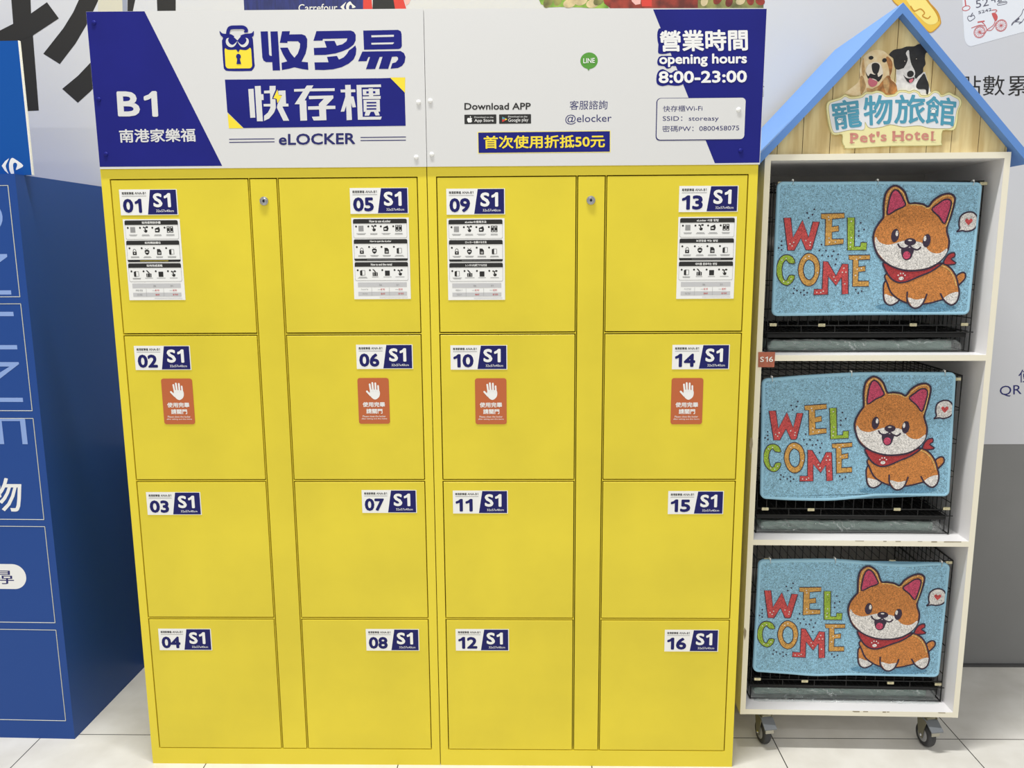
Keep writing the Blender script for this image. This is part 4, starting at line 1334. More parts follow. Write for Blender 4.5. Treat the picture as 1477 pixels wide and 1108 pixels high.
for c in [(0.3700,2.0771),(0.4012,2.0824)]:
    a.poly(ell(c, 0.0038, 0.0036, 12), 'nose_black', 4)
    a.poly(ell((c[0] + .001, c[1] + .001), 0.0011, 0.0011, 8), 'fur_light', 5)
b.build('dog_picture', pet, 'printed golden dog and black and white dog')

# plaque
b = MB()
ol = smooth([(0.1663,1.9698),(0.1753,1.9762),(0.2004,1.9837),(0.2134,1.9913),(0.2299,1.9846),(0.2565,1.9882),(0.2693,1.9971),(0.2853,1.9969),(0.2985,2.0006),(0.3148,1.9965),(0.3260,1.9885),(0.3472,1.9909),(0.3573,1.9998),(0.3759,2.0003),(0.3868,1.9968),(0.3998,2.0010),(0.4136,1.9952),(0.4195,1.9873),(0.4382,1.9870),(0.4532,1.9985),(0.4668,1.9957),(0.4755,1.9866),(0.4935,1.9936),(0.5073,1.9874),(0.5254,1.9781),(0.5307,1.9625),(0.5242,1.9443),(0.5229,1.9130),(0.5152,1.8934),(0.4858,1.8924),(0.4844,1.8608),(0.4757,1.8524),(0.3464,1.8523),(0.2332,1.8471),(0.2206,1.8531),(0.2135,1.8665),(0.2119,1.8851),(0.1930,1.8839),(0.1818,1.8907),(0.1721,1.9172),(0.1645,1.9541)], 3)
b.prism(ol, 0.0085, 0.0148, 'plaque_cream')
a = Art(b, 0.0085)
inner = smooth([(0.1724,1.9658),(0.1797,1.9709),(0.2021,1.9777),(0.2137,1.9853),(0.2302,1.9789),(0.2595,1.9821),(0.2710,1.9914),(0.2857,1.9912),(0.3002,1.9946),(0.3138,1.9908),(0.3251,1.9828),(0.3503,1.9851),(0.3604,1.9938),(0.3764,1.9941),(0.3873,1.9908),(0.4003,1.9948),(0.4114,1.9895),(0.4173,1.9816),(0.4400,1.9813),(0.4538,1.9920),(0.4659,1.9898),(0.4746,1.9809),(0.4941,1.9868),(0.5065,1.9810),(0.5204,1.9735),(0.5244,1.9612),(0.5185,1.9431),(0.5164,1.9170),(0.5098,1.9000),(0.4854,1.8982),(0.4505,1.8994),(0.4231,1.9063),(0.3964,1.9053),(0.3750,1.9042),(0.3423,1.9104),(0.3212,1.9049),(0.2945,1.9013),(0.2808,1.9054),(0.2718,1.9186),(0.2705,1.8976),(0.2435,1.8979),(0.2247,1.8960),(0.1953,1.8900),(0.1855,1.8959),(0.1779,1.9198),(0.1713,1.9527)], 3)
a.stroke(ol, 0.0014, 'plaque_olive', 1, True)
a.stroke(inner, 0.002, 'plaque_olive', 1, True)
a.poly(inner, 'plaque_white', 2)
a.text('寵', [(0.1890,1.8959),(0.2659,1.9055),(0.1742,1.9723)], 'plaque_teal', 3, 0.02)
a.text('物', [(0.2693,1.9076),(0.3490,1.9103),(0.2619,1.9873)], 'plaque_teal', 3, 0.02)
a.text('旅', [(0.3516,1.9119),(0.4362,1.9109),(0.3473,1.9893)], 'plaque_teal', 3, 0.02)
a.text('館', [(0.4340,1.9109),(0.5171,1.9026),(0.4335,1.9861)], 'plaque_teal', 3, 0.02)
for k, sc in (((182, 390), 1.0), ((1132, 285), 1.05)):
    q = [(0.2022,1.9195),(0.4555,1.9439)][0 if k[0] == 182 else 1]
    a.poly(ell(q, .0052 * sc, .0045 * sc, 14), 'sticker_white', 7)
    for dx, dz in ((-.006, .004), (-.0022, .0075), (.0024, .0075), (.0062, .004)):
        a.poly(ell((q[0] + dx * sc, q[1] + dz * sc), .0015, .0021, 10), 'sticker_white', 7)
# slab-serif english line
ENG = [('P', 290, 375, 612, 505), ('e', 388, 468, 602, 530), ('t', 476, 545, 602, 505), ("'", 556, 590, 545, 490), ('s', 600, 662, 590, 520), ('H', 720, 835, 588, 485), ('o', 848, 930, 582, 510), ('t', 940, 1002, 580, 490), ('e', 1012, 1088, 580, 505), ('l', 1112, 1134, 586, 488)]
E0 = [(0.2351,1.8604),(0.4661,1.8647),(0.2332,1.8901)]


def EP(u, v):
    f = (u - 290) / 858.0
    g = (612 - 26 * f - v) / 112.0
    return (E0[0][0] + (E0[1][0] - E0[0][0]) * f + (E0[2][0] - E0[0][0]) * g, E0[0][1] + (E0[1][1] - E0[0][1]) * f + (E0[2][1] - E0[0][1]) * g)


for ch, u0, u1, v0, v1 in ENG:
    a.text(ch, [EP(u0, v0), EP(u1, v0), EP(u0, v1)], 'plaque_pink', 2, 0.05)
    if ch in 'PHl':
        a.stroke([EP(u0 - 6, v0 - 8), EP(u0 + 44, v0 - 8)], .0026, 'plaque_pink', 5)
        a.stroke([EP(u0 - 4, v1 + 8), EP(u0 + 30, v1 + 8)], .0026, 'plaque_pink', 5)
    if ch == 'H':
        a.stroke([EP(u1 - 42, v0 - 8), EP(u1 + 6, v0 - 8)], .0026, 'plaque_pink', 5)
        a.stroke([EP(u1 - 40, v1 + 8), EP(u1 + 6, v1 + 8)], .0026, 'plaque_pink', 5)
b.build('name_plaque', pet, 'scalloped plaque with teal lettering')
# shelf tag
b = MB()
tg = [(0.0055,1.2751),(0.0537,1.2759),(0.0531,1.2311),(0.0070,1.2311)]
b.prism(tg[::-1], -0.0022, -0.0002, 'tag_orange')
a = Art(b, -0.0022)
a.text('S16', [(0.0112,1.2464),(0.0486,1.2469),(0.0110,1.2619)], 'sticker_white', 1, 0.018)
b.build('number_tag', pet, 'orange square tag reading S16')


def caster(x, y, ang):
    ca, sa = math.cos(ang), math.sin(ang)
    mx = Matrix.Translation((x, y, 0)) @ Matrix.Rotation(ang, 4, 'Z')   # local -y is the rolling direction
    R = 0.0385
    b = MB()
    b.box(-0.032, 0.032, -0.03, 0.034, 0.1215, 0.1252, 'caster_steel', 0.0008, 1, mx)
    b.lathe([(0.021, 0.108), (0.024, 0.114), (0.024, 0.1215)], 'caster_steel', mx)
    b.box(-0.018, 0.018, -0.02, 0.024, 0.1005, 0.108, 'caster_steel', 0.001, 1, mx)
    for s in (-1, 1):
        k = MB()
        xa, xb = s * 0.0155, s * 0.0185
        k.prism([(-0.024, 0.106), (0.026, 0.106), (0.018, 0.065), (0.009, 0.030), (-0.007, 0.030), (-0.012, 0.06)], min(xa, xb), max(xa, xb), 'caster_steel', axis='x')
        b.add([mx @ Vector(v) for v in k.v], k.f, 'caster_steel')
    ax = mx @ Matrix.Translation((-0.0215, 0, R)) @ Matrix.Rotation(math.radians(90), 4, 'Y')
    b.lathe([(0.0048, 0), (0.0048, 0.043)], 'chrome', ax, 10)
    c = b.build('caster', pet)
    b = MB()
    wx = mx @ Matrix.Translation((-0.0125, 0, R)) @ Matrix.Rotation(math.radians(90), 4, 'Y')
    b.lathe([(0.026, 0.0), (0.0335, 0.0004), (0.0368, 0.004), (R, 0.009), (R, 0.016), (0.0368, 0.021), (0.0335, 0.0246), (0.026, 0.025)], 'rubber', wx, 36)
    b.lathe([(0.010, -0.001), (0.021, -0.0005), (0.0255, 0.0015), (0.0255, 0.0235), (0.021, 0.0255), (0.010, 0.026)], 'wheel_grey', wx, 28)
    b.build('wheel', c)
    b = MB()
    k = MB()
    k.prism([(0.004, 0.100), (-0.020, 0.096), (-0.052, 0.074), (-0.0535, 0.078), (-0.020, 0.101), (0.004, 0.105)], -0.02, 0.02, 'pedal_grey', axis='x')
    b.add([mx @ Vector(v) for v in k.v], k.f, 'pedal_grey')
    b.box(-0.0135, 0.0135, -0.046, -0.041, 0.058, 0.078, 'zinc', 0.0006, 1, mx)
    b.build('brake_pedal', c, 'grey foot brake plate')


caster(0.088, 0.046, math.radians(10))
caster(0.603, 0.046, math.radians(10))
caster(0.088, 0.400, math.radians(-40))
caster(0.600, 0.400, math.radians(10))

LPET = Matrix.Translation((HX, HY, 0)) @ Matrix.Rotation(HR, 4, 'Z')


def in_cabinet(name, label, cat, z, group):
    return thing(name, label, cat, (HX, HY, z), HR, group)


# ------------------------------------------------------------------ wire cages
CLIPS = [[(0.0615, 0.0835), (0.2037, 0.0821), (0.4698, 0.0824), (0.618, 0.0831)],
         [(0.0632, 0.0794), (0.2026, 0.0781), (0.4627, 0.081), (0.6104, 0.0842)],
         [(0.0651, 0.0716), (0.2145, 0.0668), (0.4838, 0.0652), (0.6324, 0.0629)]]


def cage(z, h, x0, x1, y0, clips, label, bar_dz):
    root = in_cabinet('wire_cage', label, 'cage', z, 'black wire cages in the cabinet')
    y1 = 0.445
    r, rf = 0.0011, 0.0022
    BW = 'black_wire'
    zb = 0.060 + bar_dz

    def panel(name, fn, w, hh, nv, nh, posts=True):
        b = MB()
        loop = [fn(0, 0), fn(w, 0), fn(w, hh), fn(0, hh)]
        b.tube(loop, rf, BW, 6, True)
        for i in range(1, nv):
            t = w * i / nv
            b.tube([fn(t, 0), fn(t, hh)], r, BW, 4, caps=False)
        for i in range(1, nh):
            t = hh * i / nh
            b.tube([fn(0, t), fn(w, t)], r * 1.3, BW, 5, caps=False)
        return b.build(name, root)
    w = x1 - x0
    dpt = y1 - y0
    panel('back_panel', lambda s, t: (x0 + s, y1, 0.004 + t), w, h - 0.004, 22, 5)
    panel('left_panel', lambda s, t: (x0, y0 + s, 0.0028 + t), dpt, h - 0.0028, 14, 5)
    panel('right_panel', lambda s, t: (x1, y0 + s, 0.0028 + t), dpt, h - 0.0028, 14, 5)
    panel('top_panel', lambda s, t: (x0 + s, y0 + t, h - 0.0015), w, dpt, 22, 3)
    panel('front_panel', lambda s, t: (x0 + s, y0 - 0.0005, zb + 0.021 + t), w, h - zb - 0.023, 20, 4)
    b = MB()
    b.tube([(x0 - 0.006, y0 - 0.001, zb), (x1 + 0.008, y0 - 0.001, zb)], 0.0019, BW, 6)
    b.tube([(x0, y0 - 0.001, zb + 0.021), (x1, y0 - 0.001, zb + 0.021)], 0.0019, BW, 6)
    for i in range(1, 6):
        x = x0 + w * i / 6
        b.tube([(x, y0 - 0.001, zb), (x, y0 - 0.001, zb + 0.021)], 0.0013, BW, 5)
    b.tube([(x0, y0 - 0.001, 0.0045), (x1, y0 - 0.001, 0.0045)], 0.0016, BW, 6)
    b.build('front_rail', root)
    b = MB()
    for i in range(36):
        x = x0 + w * (i + 0.5) / 36
        b.tube([(x, y0, zb + 0.003), (x, y1, zb + 0.003)], r, BW, 4, caps=False)
    for i in range(4):
        y = y0 + dpt * (i + 0.5) / 4
        b.tube([(x0, y, zb + 0.0015), (x1, y, zb + 0.0015)], rf, BW, 5, caps=False)
    b.build('floor_grid', root)
    b = MB()
    b.box(x0 + 0.004, x1 - 0.004, y0 + 0.012, y1 - 0.004, zb - 0.017, zb - 0.004, 'shade_black', 0.002, 2)  # added black slab, stands in for the shade under the cage floor
    b.build('floor_shade_slab', root)
    for (cx, cz) in clips:
        b = MB()
        b.box(cx - 0.0105, cx + 0.0105, y0 - 0.0045, y0 + 0.001, cz - 0.0045, cz + 0.0045, 'brass_clip', 0.0012, 2)
        b.box(cx - 0.004, cx + 0.003, y0 - 0.0062, y0 - 0.004, cz - 0.002, cz + 0.0025, 'brass_clip', 0.0006, 1)
        b.build('clip', root)
    return root


cage(1.2660, 0.4945, 0.046, 0.6375, 0.062, CLIPS[0] + [(0.066, 0.492), (0.6365, 0.486)], 'black wire cage on the upper shelf, under the roof', 0.0)
cage(0.7018, 0.4960, 0.0385, 0.6235, 0.058, CLIPS[1] + [(0.609, 0.485)], 'black wire cage on the middle shelf, beside the S16 tag', 0.0)
cage(0.1425, 0.4760, 0.0455, 0.6450, 0.058, CLIPS[2] + [(0.078, 0.474), (0.2, 0.474), (0.46, 0.472), (0.632, 0.470)], 'black wire cage on the bottom panel, above the casters', -0.010)

# ------------------------------------------------------------------ welcome mats
HEAD = smooth([(0.4872,0.5623),(0.4902,0.6357),(0.5101,0.6940),(0.5265,0.7280),(0.5288,0.7473),(0.5259,0.8437),(0.5343,0.9202),(0.5611,0.9632),(0.5901,0.9633),(0.6246,0.9206),(0.6484,0.8420),(0.6776,0.8421),(0.7170,0.8345),(0.7440,0.8172),(0.7673,0.8635),(0.8040,0.9021),(0.8423,0.9137),(0.8687,0.8879),(0.8701,0.8349),(0.8593,0.7476),(0.8445,0.6501),(0.8619,0.5616),(0.8563,0.4825),(0.8214,0.4030),(0.7712,0.3553),(0.7060,0.3376),(0.6395,0.3440),(0.5714,0.3842),(0.5153,0.4539)], 4)
FACE = smooth([(0.4968,0.5917),(0.5170,0.5525),(0.5507,0.5327),(0.5768,0.5346),(0.6152,0.5523),(0.6441,0.5620),(0.6747,0.5423),(0.7002,0.5570),(0.7339,0.5422),(0.7631,0.4927),(0.7908,0.4708),(0.8238,0.4727),(0.8547,0.5073),(0.8509,0.4627),(0.8211,0.4080),(0.7708,0.3633),(0.7055,0.3457),(0.6391,0.3510),(0.5711,0.3902),(0.5202,0.4618),(0.4971,0.5329)], 3)
BODY = smooth([(0.5651,0.3144),(0.5758,0.2341),(0.6029,0.1581),(0.6592,0.1017),(0.7204,0.0808),(0.7870,0.0883),(0.8524,0.1153),(0.9274,0.1503),(0.9295,0.2214),(0.9069,0.3124),(0.8698,0.3728),(0.8220,0.3930),(0.6924,0.3437)], 4)


def draw_print(a, asp):
    A = dict(aspect=asp)
    LN = 'mat_line'
    k = 0.0082          # outline width as a share of the mat's width

    def shape(pts, mat, lay, w=k):
        a.poly(pts, mat, lay)
        a.stroke(pts, w, LN, lay + 1, True, **A)
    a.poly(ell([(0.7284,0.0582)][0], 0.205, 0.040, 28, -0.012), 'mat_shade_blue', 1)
    shape(smooth([(0.9149,0.2922),(0.9395,0.3243),(0.9580,0.3172),(0.9603,0.2819),(0.9414,0.2436),(0.9243,0.2296)], 4), 'mat_orange', 2)
    leg = smooth([(0.5615,0.2543),(0.5598,0.1433),(0.5730,0.0923),(0.6006,0.0737),(0.6314,0.0969),(0.6408,0.1324),(0.6260,0.2236)], 4)
    shape(leg, 'mat_orange', 2)
    a.poly(smooth([(0.5644,0.1584),(0.5970,0.1429),(0.6362,0.1324),(0.6285,0.1020),(0.6003,0.0799),(0.5754,0.0974)], 3), 'mat_white', 4)
    shape(BODY, 'mat_orange', 5)
    a.stroke(smooth([(0.8294,0.3810),(0.8676,0.3548),(0.8999,0.2974),(0.9194,0.2215)], 4, False), 0.005, 'mat_sand', 7, **A)
    for pts, paw in (([(0.6764,0.1778),(0.6803,0.1066),(0.7027,0.0625),(0.7288,0.0521),(0.7542,0.0753),(0.7683,0.1211),(0.7760,0.1617)], [(0.6815,0.1321),(0.7251,0.1164),(0.7660,0.1262),(0.7526,0.0805),(0.7284,0.0582),(0.7051,0.0687)]),
                     ([(0.8426,0.1663),(0.8661,0.1100),(0.9019,0.0760),(0.9273,0.0993),(0.9371,0.1553),(0.9322,0.2113)], [(0.8598,0.1254),(0.8962,0.1658),(0.9324,0.1757),(0.9327,0.1401),(0.9244,0.1034),(0.9015,0.0821),(0.8732,0.1049)])):
        q = smooth(pts, 4, False)
        a.poly(q, 'mat_orange', 7)
        a.poly(smooth(paw, 3), 'mat_white', 8)
        a.stroke(q, k, LN, 9, **A)
    shape(smooth([(0.8470,0.4179),(0.8655,0.4626),(0.8937,0.4764),(0.8971,0.4446),(0.8796,0.4277),(0.9068,0.3977),(0.8890,0.3847),(0.8490,0.3859)], 2), 'mat_red', 7, k * .8)
    shape(smooth([(0.5433,0.3943),(0.5719,0.3094),(0.6041,0.2620),(0.6381,0.2457),(0.6773,0.2575),(0.7284,0.2934),(0.7859,0.3312),(0.8386,0.3930),(0.7961,0.3832),(0.6913,0.3637),(0.5846,0.3842)], 3), 'mat_red', 7)
    q = [(0.6404,0.2779)][0]
    a.poly(ell(q, .0125, .014, 14), 'mat_white', 9)
    for dx, dz in ((-.016, .024), (-.005, .038), (.008, .038), (.018, .024)):
        a.poly(ell((q[0] + dx, q[1] + dz), .0036, .0062, 8), 'mat_white', 9)
    shape(HEAD, 'mat_orange', 10, k * 1.15)
    a.stroke(smooth([(0.5375,0.7425),(0.5378,0.8389),(0.5458,0.9107),(0.5670,0.9490),(0.5890,0.9471),(0.6167,0.9110),(0.6390,0.8343)], 3, False), 0.005, 'mat_sand', 12, **A)
    a.stroke(smooth([(0.6523,0.8286),(0.6848,0.8286),(0.7178,0.8210),(0.7461,0.8037),(0.7747,0.8491),(0.8081,0.8877),(0.8433,0.8984),(0.8602,0.8782),(0.8603,0.8348),(0.8515,0.7476),(0.8393,0.6697)], 3, False), 0.005, 'mat_sand', 12, **A)
    a.poly(FACE, 'mat_white', 12)
    shape(smooth([(0.5479,0.7551),(0.5484,0.8341),(0.5576,0.9060),(0.5753,0.9376),(0.5989,0.9186),(0.6213,0.8631),(0.6306,0.8227),(0.5895,0.7909)], 3), 'mat_pink', 12, k * .9)
    shape(smooth([(0.7629,0.7960),(0.7886,0.8347),(0.8191,0.8685),(0.8451,0.8685),(0.8551,0.8348),(0.8456,0.7574),(0.8301,0.6911),(0.8007,0.7427)], 3), 'mat_pink', 12, k * .9)
    for c, h in zip([(0.5929,0.6014),(0.7504,0.5638)], [(0.6007,0.6160),(0.7409,0.5796)]):
        a.poly(ell(c, .0195, .050, 20, -0.04), LN, 13)
        a.poly(ell(h, .007, .021, 14), 'mat_white', 14)
    c = [(0.6695,0.5541)][0]
    a.poly(ell(c, .029, .028, 20), LN, 13)
    a.poly(ell((c[0] - .002, c[1] + .011), .010, .006, 12), 'mat_white', 14)
    a.stroke(smooth([(0.6092,0.5405),(0.6204,0.5148),(0.6407,0.5049),(0.6580,0.5128),(0.6692,0.5246),(0.6819,0.5078),(0.7037,0.4948),(0.7177,0.5027),(0.7248,0.5165)], 3, False), k, LN, 13, **A)
    a.poly(smooth([(0.6282,0.5049),(0.6568,0.5108),(0.6913,0.5048),(0.6886,0.4711),(0.6784,0.4285),(0.6554,0.4157),(0.6355,0.4416)], 3), LN, 13)
    a.poly(ell([(0.6573,0.4534)][0], .0185, .030, 18), 'mat_pink', 14)
    # speech bubble with a heart
    shape(smooth([(0.8969,0.6324),(0.9086,0.6549),(0.9035,0.6941),(0.9085,0.7477),(0.9361,0.7769),(0.9691,0.7750),(0.9913,0.7380),(0.9947,0.6892),(0.9775,0.6500),(0.9455,0.6353),(0.9221,0.6402)], 4), 'mat_white', 3, k * .9)
    c = [(0.9500,0.7068)][0]
    a.poly([(c[0] + .019 * x, c[1] + .026 * y) for x, y in ((0, -1), (.55, -.4), (1, .25), (.85, .8), (.45, .95), (0, .5), (-.45, .95), (-.85, .8), (-1, .25), (-.55, -.4))], 'mat_letter_red', 5)
    # lettering
    RD, OG, GR = 'mat_letter_red', 'mat_letter_orange', 'mat_letter_green'
    kw = k * .5

    def letter(pts, mat, lay=3):
        a.poly(pts, mat, lay)
        a.stroke(pts, kw, LN, lay + 1, True, **A)
    letter([(0.0368,0.7352),(0.0730,0.7353),(0.0879,0.5885),(0.1310,0.7187),(0.1656,0.5918),(0.1828,0.7074),(0.2161,0.7054),(0.1864,0.5075),(0.1801,0.4973),(0.1555,0.4974),(0.1280,0.5851),(0.0977,0.4942),(0.0642,0.4943)], RD)
    letter([(0.2214,0.7653),(0.3366,0.7687),(0.3381,0.7321),(0.2784,0.7254),(0.2793,0.6687),(0.3115,0.6767),(0.3146,0.6352),(0.2809,0.6285),(0.2830,0.5781),(0.3402,0.5780),(0.3409,0.5409),(0.2492,0.5276),(0.2451,0.7254),(0.2236,0.7287)], OG)
    letter([(0.3522,0.7355),(0.3892,0.7355),(0.3966,0.5205),(0.4258,0.5204),(0.4275,0.5508),(0.4573,0.5488),(0.4573,0.4918),(0.3627,0.4921)], GR)
    letter(smooth([(0.1052,0.3992),(0.0739,0.3993),(0.0598,0.4232),(0.0449,0.3995),(0.0398,0.3449),(0.0508,0.2798),(0.0667,0.2728),(0.0768,0.3071),(0.1060,0.3069),(0.0964,0.2589),(0.0702,0.2315),(0.0381,0.2524),(0.0149,0.3109),(0.0129,0.3792),(0.0302,0.4437),(0.0585,0.4639),(0.0903,0.4468)], 2), GR)
    o1 = smooth([(0.1743,0.4737),(0.2112,0.4430),(0.2293,0.3781),(0.2274,0.3096),(0.2094,0.2478),(0.1786,0.2252),(0.1461,0.2516),(0.1234,0.3240),(0.1243,0.3923),(0.1437,0.4534)], 4)
    o2 = smooth([(0.1761,0.4227),(0.1971,0.3988),(0.2038,0.3509),(0.2006,0.3029),(0.1814,0.2741),(0.1604,0.2928),(0.1486,0.3375),(0.1505,0.3853),(0.1629,0.4160)], 4)
    letter(o1, OG)
    a.poly(o2, 'mat_blue', 5)
    a.stroke(o2, kw, LN, 6, True, **A)
    letter([(0.2447,0.4122),(0.2686,0.4087),(0.3135,0.3022),(0.3414,0.3913),(0.3717,0.3877),(0.3815,0.1633),(0.3488,0.1600),(0.3421,0.2883),(0.3166,0.2263),(0.2752,0.2990),(0.2784,0.1606),(0.2059,0.1578),(0.2065,0.2028),(0.2473,0.2025)], RD)
    letter([(0.3701,0.4560),(0.4770,0.4556),(0.4778,0.4215),(0.4214,0.4183),(0.4237,0.3669),(0.4583,0.3736),(0.4584,0.3324),(0.4255,0.3291),(0.4263,0.2601),(0.4800,0.2597),(0.4820,0.2181),(0.3995,0.2187),(0.3930,0.4184),(0.3739,0.4219)], OG)
    for c in [(0.1870,0.7983),(0.1526,0.7718),(0.1796,0.7586),(0.1614,0.7353),(0.0323,0.5638),(0.0074,0.5349),(0.0328,0.5328),(0.0192,0.5133),(0.0087,0.4931),(0.0338,0.4991),(0.2322,0.5378),(0.2236,0.4938),(0.2564,0.4917),(0.2947,0.4868),(0.2389,0.4578),(0.2693,0.4496),(0.2880,0.4515),(0.3181,0.4630),(0.3106,0.4269),(0.3077,0.3880),(0.4209,0.6955),(0.4388,0.6465),(0.4138,0.6351),(0.4146,0.5981),(0.1061,0.2084),(0.1210,0.1931),(0.1037,0.1725),(0.1405,0.1777),(0.1562,0.1949),(0.1740,0.1761),(0.1583,0.1595),(0.4179,0.1943),(0.4481,0.1822),(0.4318,0.1684)]:
        a.poly(ell(c, .0046, .0066, 8), LN, 3)
    for c in [(0.0738,0.5428),(0.0921,0.5549),(0.0854,0.5280),(0.1522,0.5683),(0.1759,0.5534),(0.1744,0.5332),(0.2587,0.7407),(0.2621,0.7208),(0.2670,0.5849),(0.2696,0.5546),(0.3000,0.5558),(0.3726,0.7075),(0.3779,0.5867),(0.3764,0.5489),(0.3755,0.5191),(0.0375,0.4233),(0.0585,0.4354),(0.0875,0.2816),(0.0504,0.2626),(0.0731,0.2556),(0.1715,0.4499),(0.1555,0.4344),(0.2191,0.3268),(0.3504,0.3584),(0.3440,0.3282),(0.3621,0.3281),(0.3025,0.2933),(0.3117,0.2678),(0.3600,0.2398),(0.2210,0.1785),(0.2533,0.1865),(0.2414,0.1769),(0.4099,0.4238),(0.4282,0.4387),(0.4177,0.3498),(0.4379,0.3552),(0.4108,0.3030)]:
        a.poly(ell(c, .0038, .0055, 8), 'mat_white', 7)


def curve_at(pts, s):
    """height on a smooth curve through (s, z) points"""
    for i in range(len(pts) - 1):
        if s <= pts[i + 1][0] or i == len(pts) - 2:
            p0, p1, p2, p3 = pts[max(i - 1, 0)], pts[i], pts[i + 1], pts[min(i + 2, len(pts) - 1)]
            t = (s - p1[0]) / (p2[0] - p1[0])
            return 0.5 * (2 * p1[1] + (p2[1] - p0[1]) * t + (2 * p0[1] - 5 * p1[1] + 4 * p2[1] - p3[1]) * t * t + (3 * p1[1] - p0[1] - 3 * p2[1] + p3[1]) * t ** 3)


def welcome_mat(label, zs, top, bot, ties, yb=0.0405, bulge=0.0):
    """top, bot: edge curves in cabinet coordinates (x, z); the mat hangs on the front of a cage"""
    root = in_cabinet('welcome_mat', label, 'mat', zs, 'welcome mats tied to the cages')
    xa0, xa1 = top[0][0], top[-1][0]
    xb0, xb1 = bot[0][0], bot[-1][0]
    tt = [((x - xa0) / (xa1 - xa0), z - zs) for x, z in top]
    bb = [((x - xb0) / (xb1 - xb0), z - zs) for x, z in bot]

    def fn(s, t, d):
        zt, zb = curve_at(tt, s), curve_at(bb, s)
        x = (xb0 + (xb1 - xb0) * s) * (1 - t) + (xa0 + (xa1 - xa0) * s) * t
        return (x, yb - d - 0.0, zb * (1 - t) + zt * t)
    wd = xa1 - xa0
    ht = top[0][1] - bot[0][1]
    asp = ht / wd
    rx = 0.017 / wd
    rz = 0.017 / ht

    def outline(m, n=8):
        out = []
        mx, mz = m / wd, m / ht
        cx, cz = max(rx - mx, .002), max(rz - mz, .003)
        for (px, pz, a0) in ((1 - mx - cx, mz + cz, -90), (1 - mx - cx, 1 - mz - cz, 0), (mx + cx, 1 - mz - cz, 90), (mx + cx, mz + cz, 180)):
            for i in range(n + 1):
                t = math.radians(a0 + 90 * i / n)
                out.append((px + cx * math.cos(t), pz + cz * math.sin(t)))
            nxt = {-90: (1, 0), 0: (0, 1), 90: (-1, 0), 180: (0, -1)}[a0]
        # subdivide the long sides so that the hang of the cloth shows
        res = []
        for i in range(len(out)):
            p, q = out[i], out[(i + 1) % len(out)]
            k = max(1, int(abs(q[0] - p[0]) / 0.04))
            for j in range(k):
                res.append((p[0] + (q[0] - p[0]) * j / k, p[1] + (q[1] - p[1]) * j / k))
        return res
    b = MB()
    o = outline(0.0)
    n = len(o)
    TH = 0.009
    prof = [(0.0, -TH), (0.0, -0.002), (0.0015, 0.0004), (0.004, 0.0012), (0.0065, 0.0006), (0.0085, -0.0006)]
    rings = [[fn(s, t, d) for s, t in outline(m)] for m, d in prof]
    vs = [p for r_ in rings for p in r_]
    fs = []
    for i in range(len(prof) - 1):
        for j in range(n):
            fs.append((i * n + j, i * n + (j + 1) % n, (i + 1) * n + (j + 1) % n, (i + 1) * n + j))
    b.add(vs, fs, 'mat_rim', True)
    # back and face as fans over a spine so that curved edges stay clean
    a = Art(b, 0, lambda s, t, d: fn(s, t, d - 0.0006))
    face = outline(0.0085)
    a.poly(face, 'mat_blue', 0)
    c = Art(b, 0, lambda s, t, d: fn(s, t, -TH))
    c.poly(o[::-1], 'mat_rim', 0)
    draw_print(a, asp)
    b.build('mat_body', root)
    for s in ties:
        k = MB()
        x, _, z = fn(s, 0.985, 0)
        zt = fn(s, 1.0, 0)[2]
        lean = random.uniform(-.002, .002)
        k.tube([(x + lean, yb - .0025, z - .004), (x, yb - .004, zt + .001), (x - lean, yb + .006, zt + .0065), (x, yb + .0135, zt + .004), (x, yb + .0155, zt - .002), (x, yb + 0.0105, zt - .008)], 0.0013, 'tie_white', 6)
        k.box(x - .0022, x + .0022, yb - .0015, yb + .003, zt + .002, zt + .0065, 'tie_white', .0006, 1)
        k.build('cable_tie', root, 'white cable tie')
    return root


welcome_mat('blue dog welcome mat on the upper cage, hanging flat and level', 1.2660,
            [(0.0494,1.7619),(0.1651,1.7602),(0.3250,1.7597),(0.4765,1.7573),(0.6245,1.7545)], [(0.0519,1.3764),(0.1868,1.3777),(0.3510,1.3796),(0.5065,1.3791),(0.6196,1.3788)], (.075, .49, .955))
welcome_mat('blue dog welcome mat on the middle cage, top edge rising to the right', 0.7018,
            [(0.0321,1.1902),(0.1521,1.1997),(0.2959,1.2080),(0.4393,1.2094),(0.5501,1.2090),(0.5973,1.2090)], [(0.0437,0.8181),(0.1268,0.8136),(0.2491,0.8128),(0.3300,0.8199),(0.3887,0.8278),(0.4673,0.8295),(0.6088,0.8287)], (.05, .46, .94))
welcome_mat('blue dog welcome mat on the bottom cage, lower edge sagging in the middle', 0.1425,
            [(0.0473,0.6203),(0.1619,0.6229),(0.2782,0.6241),(0.3883,0.6168),(0.4897,0.6110),(0.5919,0.6165),(0.6297,0.6146)], [(0.0455,0.2462),(0.1602,0.2397),(0.2409,0.2344),(0.3457,0.2384),(0.4850,0.2378),(0.6258,0.2370)], (.06, .40, .955))


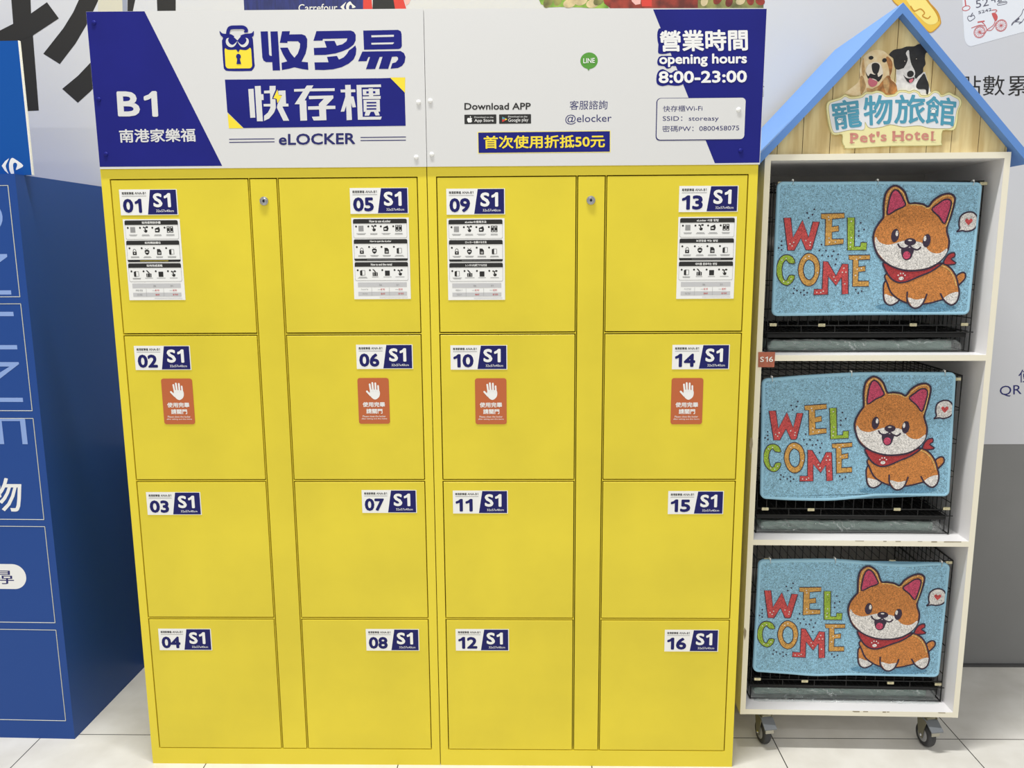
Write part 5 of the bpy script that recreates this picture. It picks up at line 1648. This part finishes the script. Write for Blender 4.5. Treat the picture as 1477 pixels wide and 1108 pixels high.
# ------------------------------------------------------------------ wrapped trays under the cages
def wrapped_tray(z, x0, x1, label, spill=0.0, seed=1):
    root = in_cabinet('wrapped_tray', label, 'tray', z, 'trays wrapped in clear plastic')
    b = MB()
    y0, y1 = 0.078, 0.41
    b.box(x0 + .008, x1 - .025, y0, y1, 0.003, 0.033, 'tray_green', 0.006, 3)
    b.build('tray', root, 'grey green tray')
    # crumpled clear film: profile wrapped round the tray, rippled
    b = MB()
    prof = [(y1, 0.0395), (0.25, 0.0385), (0.12, 0.0385), (y0 - .003, 0.0375), (y0 - .009, 0.030), (y0 - .011, 0.018), (y0 - .009, 0.007)]
    if spill:
        prof += [(y0 - .03, 0.0045), (y0 - spill, 0.0022)]
    else:
        prof += [(y0 - .004, 0.0015)]
    nx = 110
    sub = []
    for i in range(len(prof) - 1):
        for j in range(4):
            t = j / 4
            sub.append((prof[i][0] * (1 - t) + prof[i + 1][0] * t, prof[i][1] * (1 - t) + prof[i + 1][1] * t))
    sub.append(prof[-1])
    vs, fs = [], []
    for j, (y, zz) in enumerate(sub):
        for i in range(nx + 1):
            x = x0 + (x1 - x0) * i / nx
            q = noise.noise(Vector((x * 26 + seed * 9.1, y * 40, zz * 60))) * 0.0034 + abs(noise.noise(Vector((x * 60 + zz * 160 + seed, y * 70 + 3, zz * 90)))) * -0.0055
            pull = 0.0
            e = min(i, nx - i) / nx
            if e < .03:
                pull = (0.03 - e) / .03
            y2 = y - q * 1.0 + (0.004 * pull)
            z2 = max(0.0008, zz * (1 - 0.35 * pull * (1 if j > 8 else 0)) + q * 1.0 * (1 if zz > .01 else .25))
            vs.append((x, y2, z2))
    for j in range(len(sub) - 1):
        for i in range(nx):
            k = j * (nx + 1) + i
            fs.append((k, k + nx + 1, k + nx + 2, k + 1))
    b.add(vs, fs, 'clear_bag', False)
    b.build('plastic_bag', root, 'crumpled clear plastic bag')


wrapped_tray(1.2660, 0.052, 0.622, 'wrapped grey green tray under the upper cage', seed=1)
wrapped_tray(0.7018, 0.052, 0.612, 'wrapped grey green tray under the middle cage', seed=2)
wrapped_tray(0.1425, 0.055, 0.636, 'wrapped grey green tray under the bottom cage, bag spilling forward', spill=.035, seed=3)
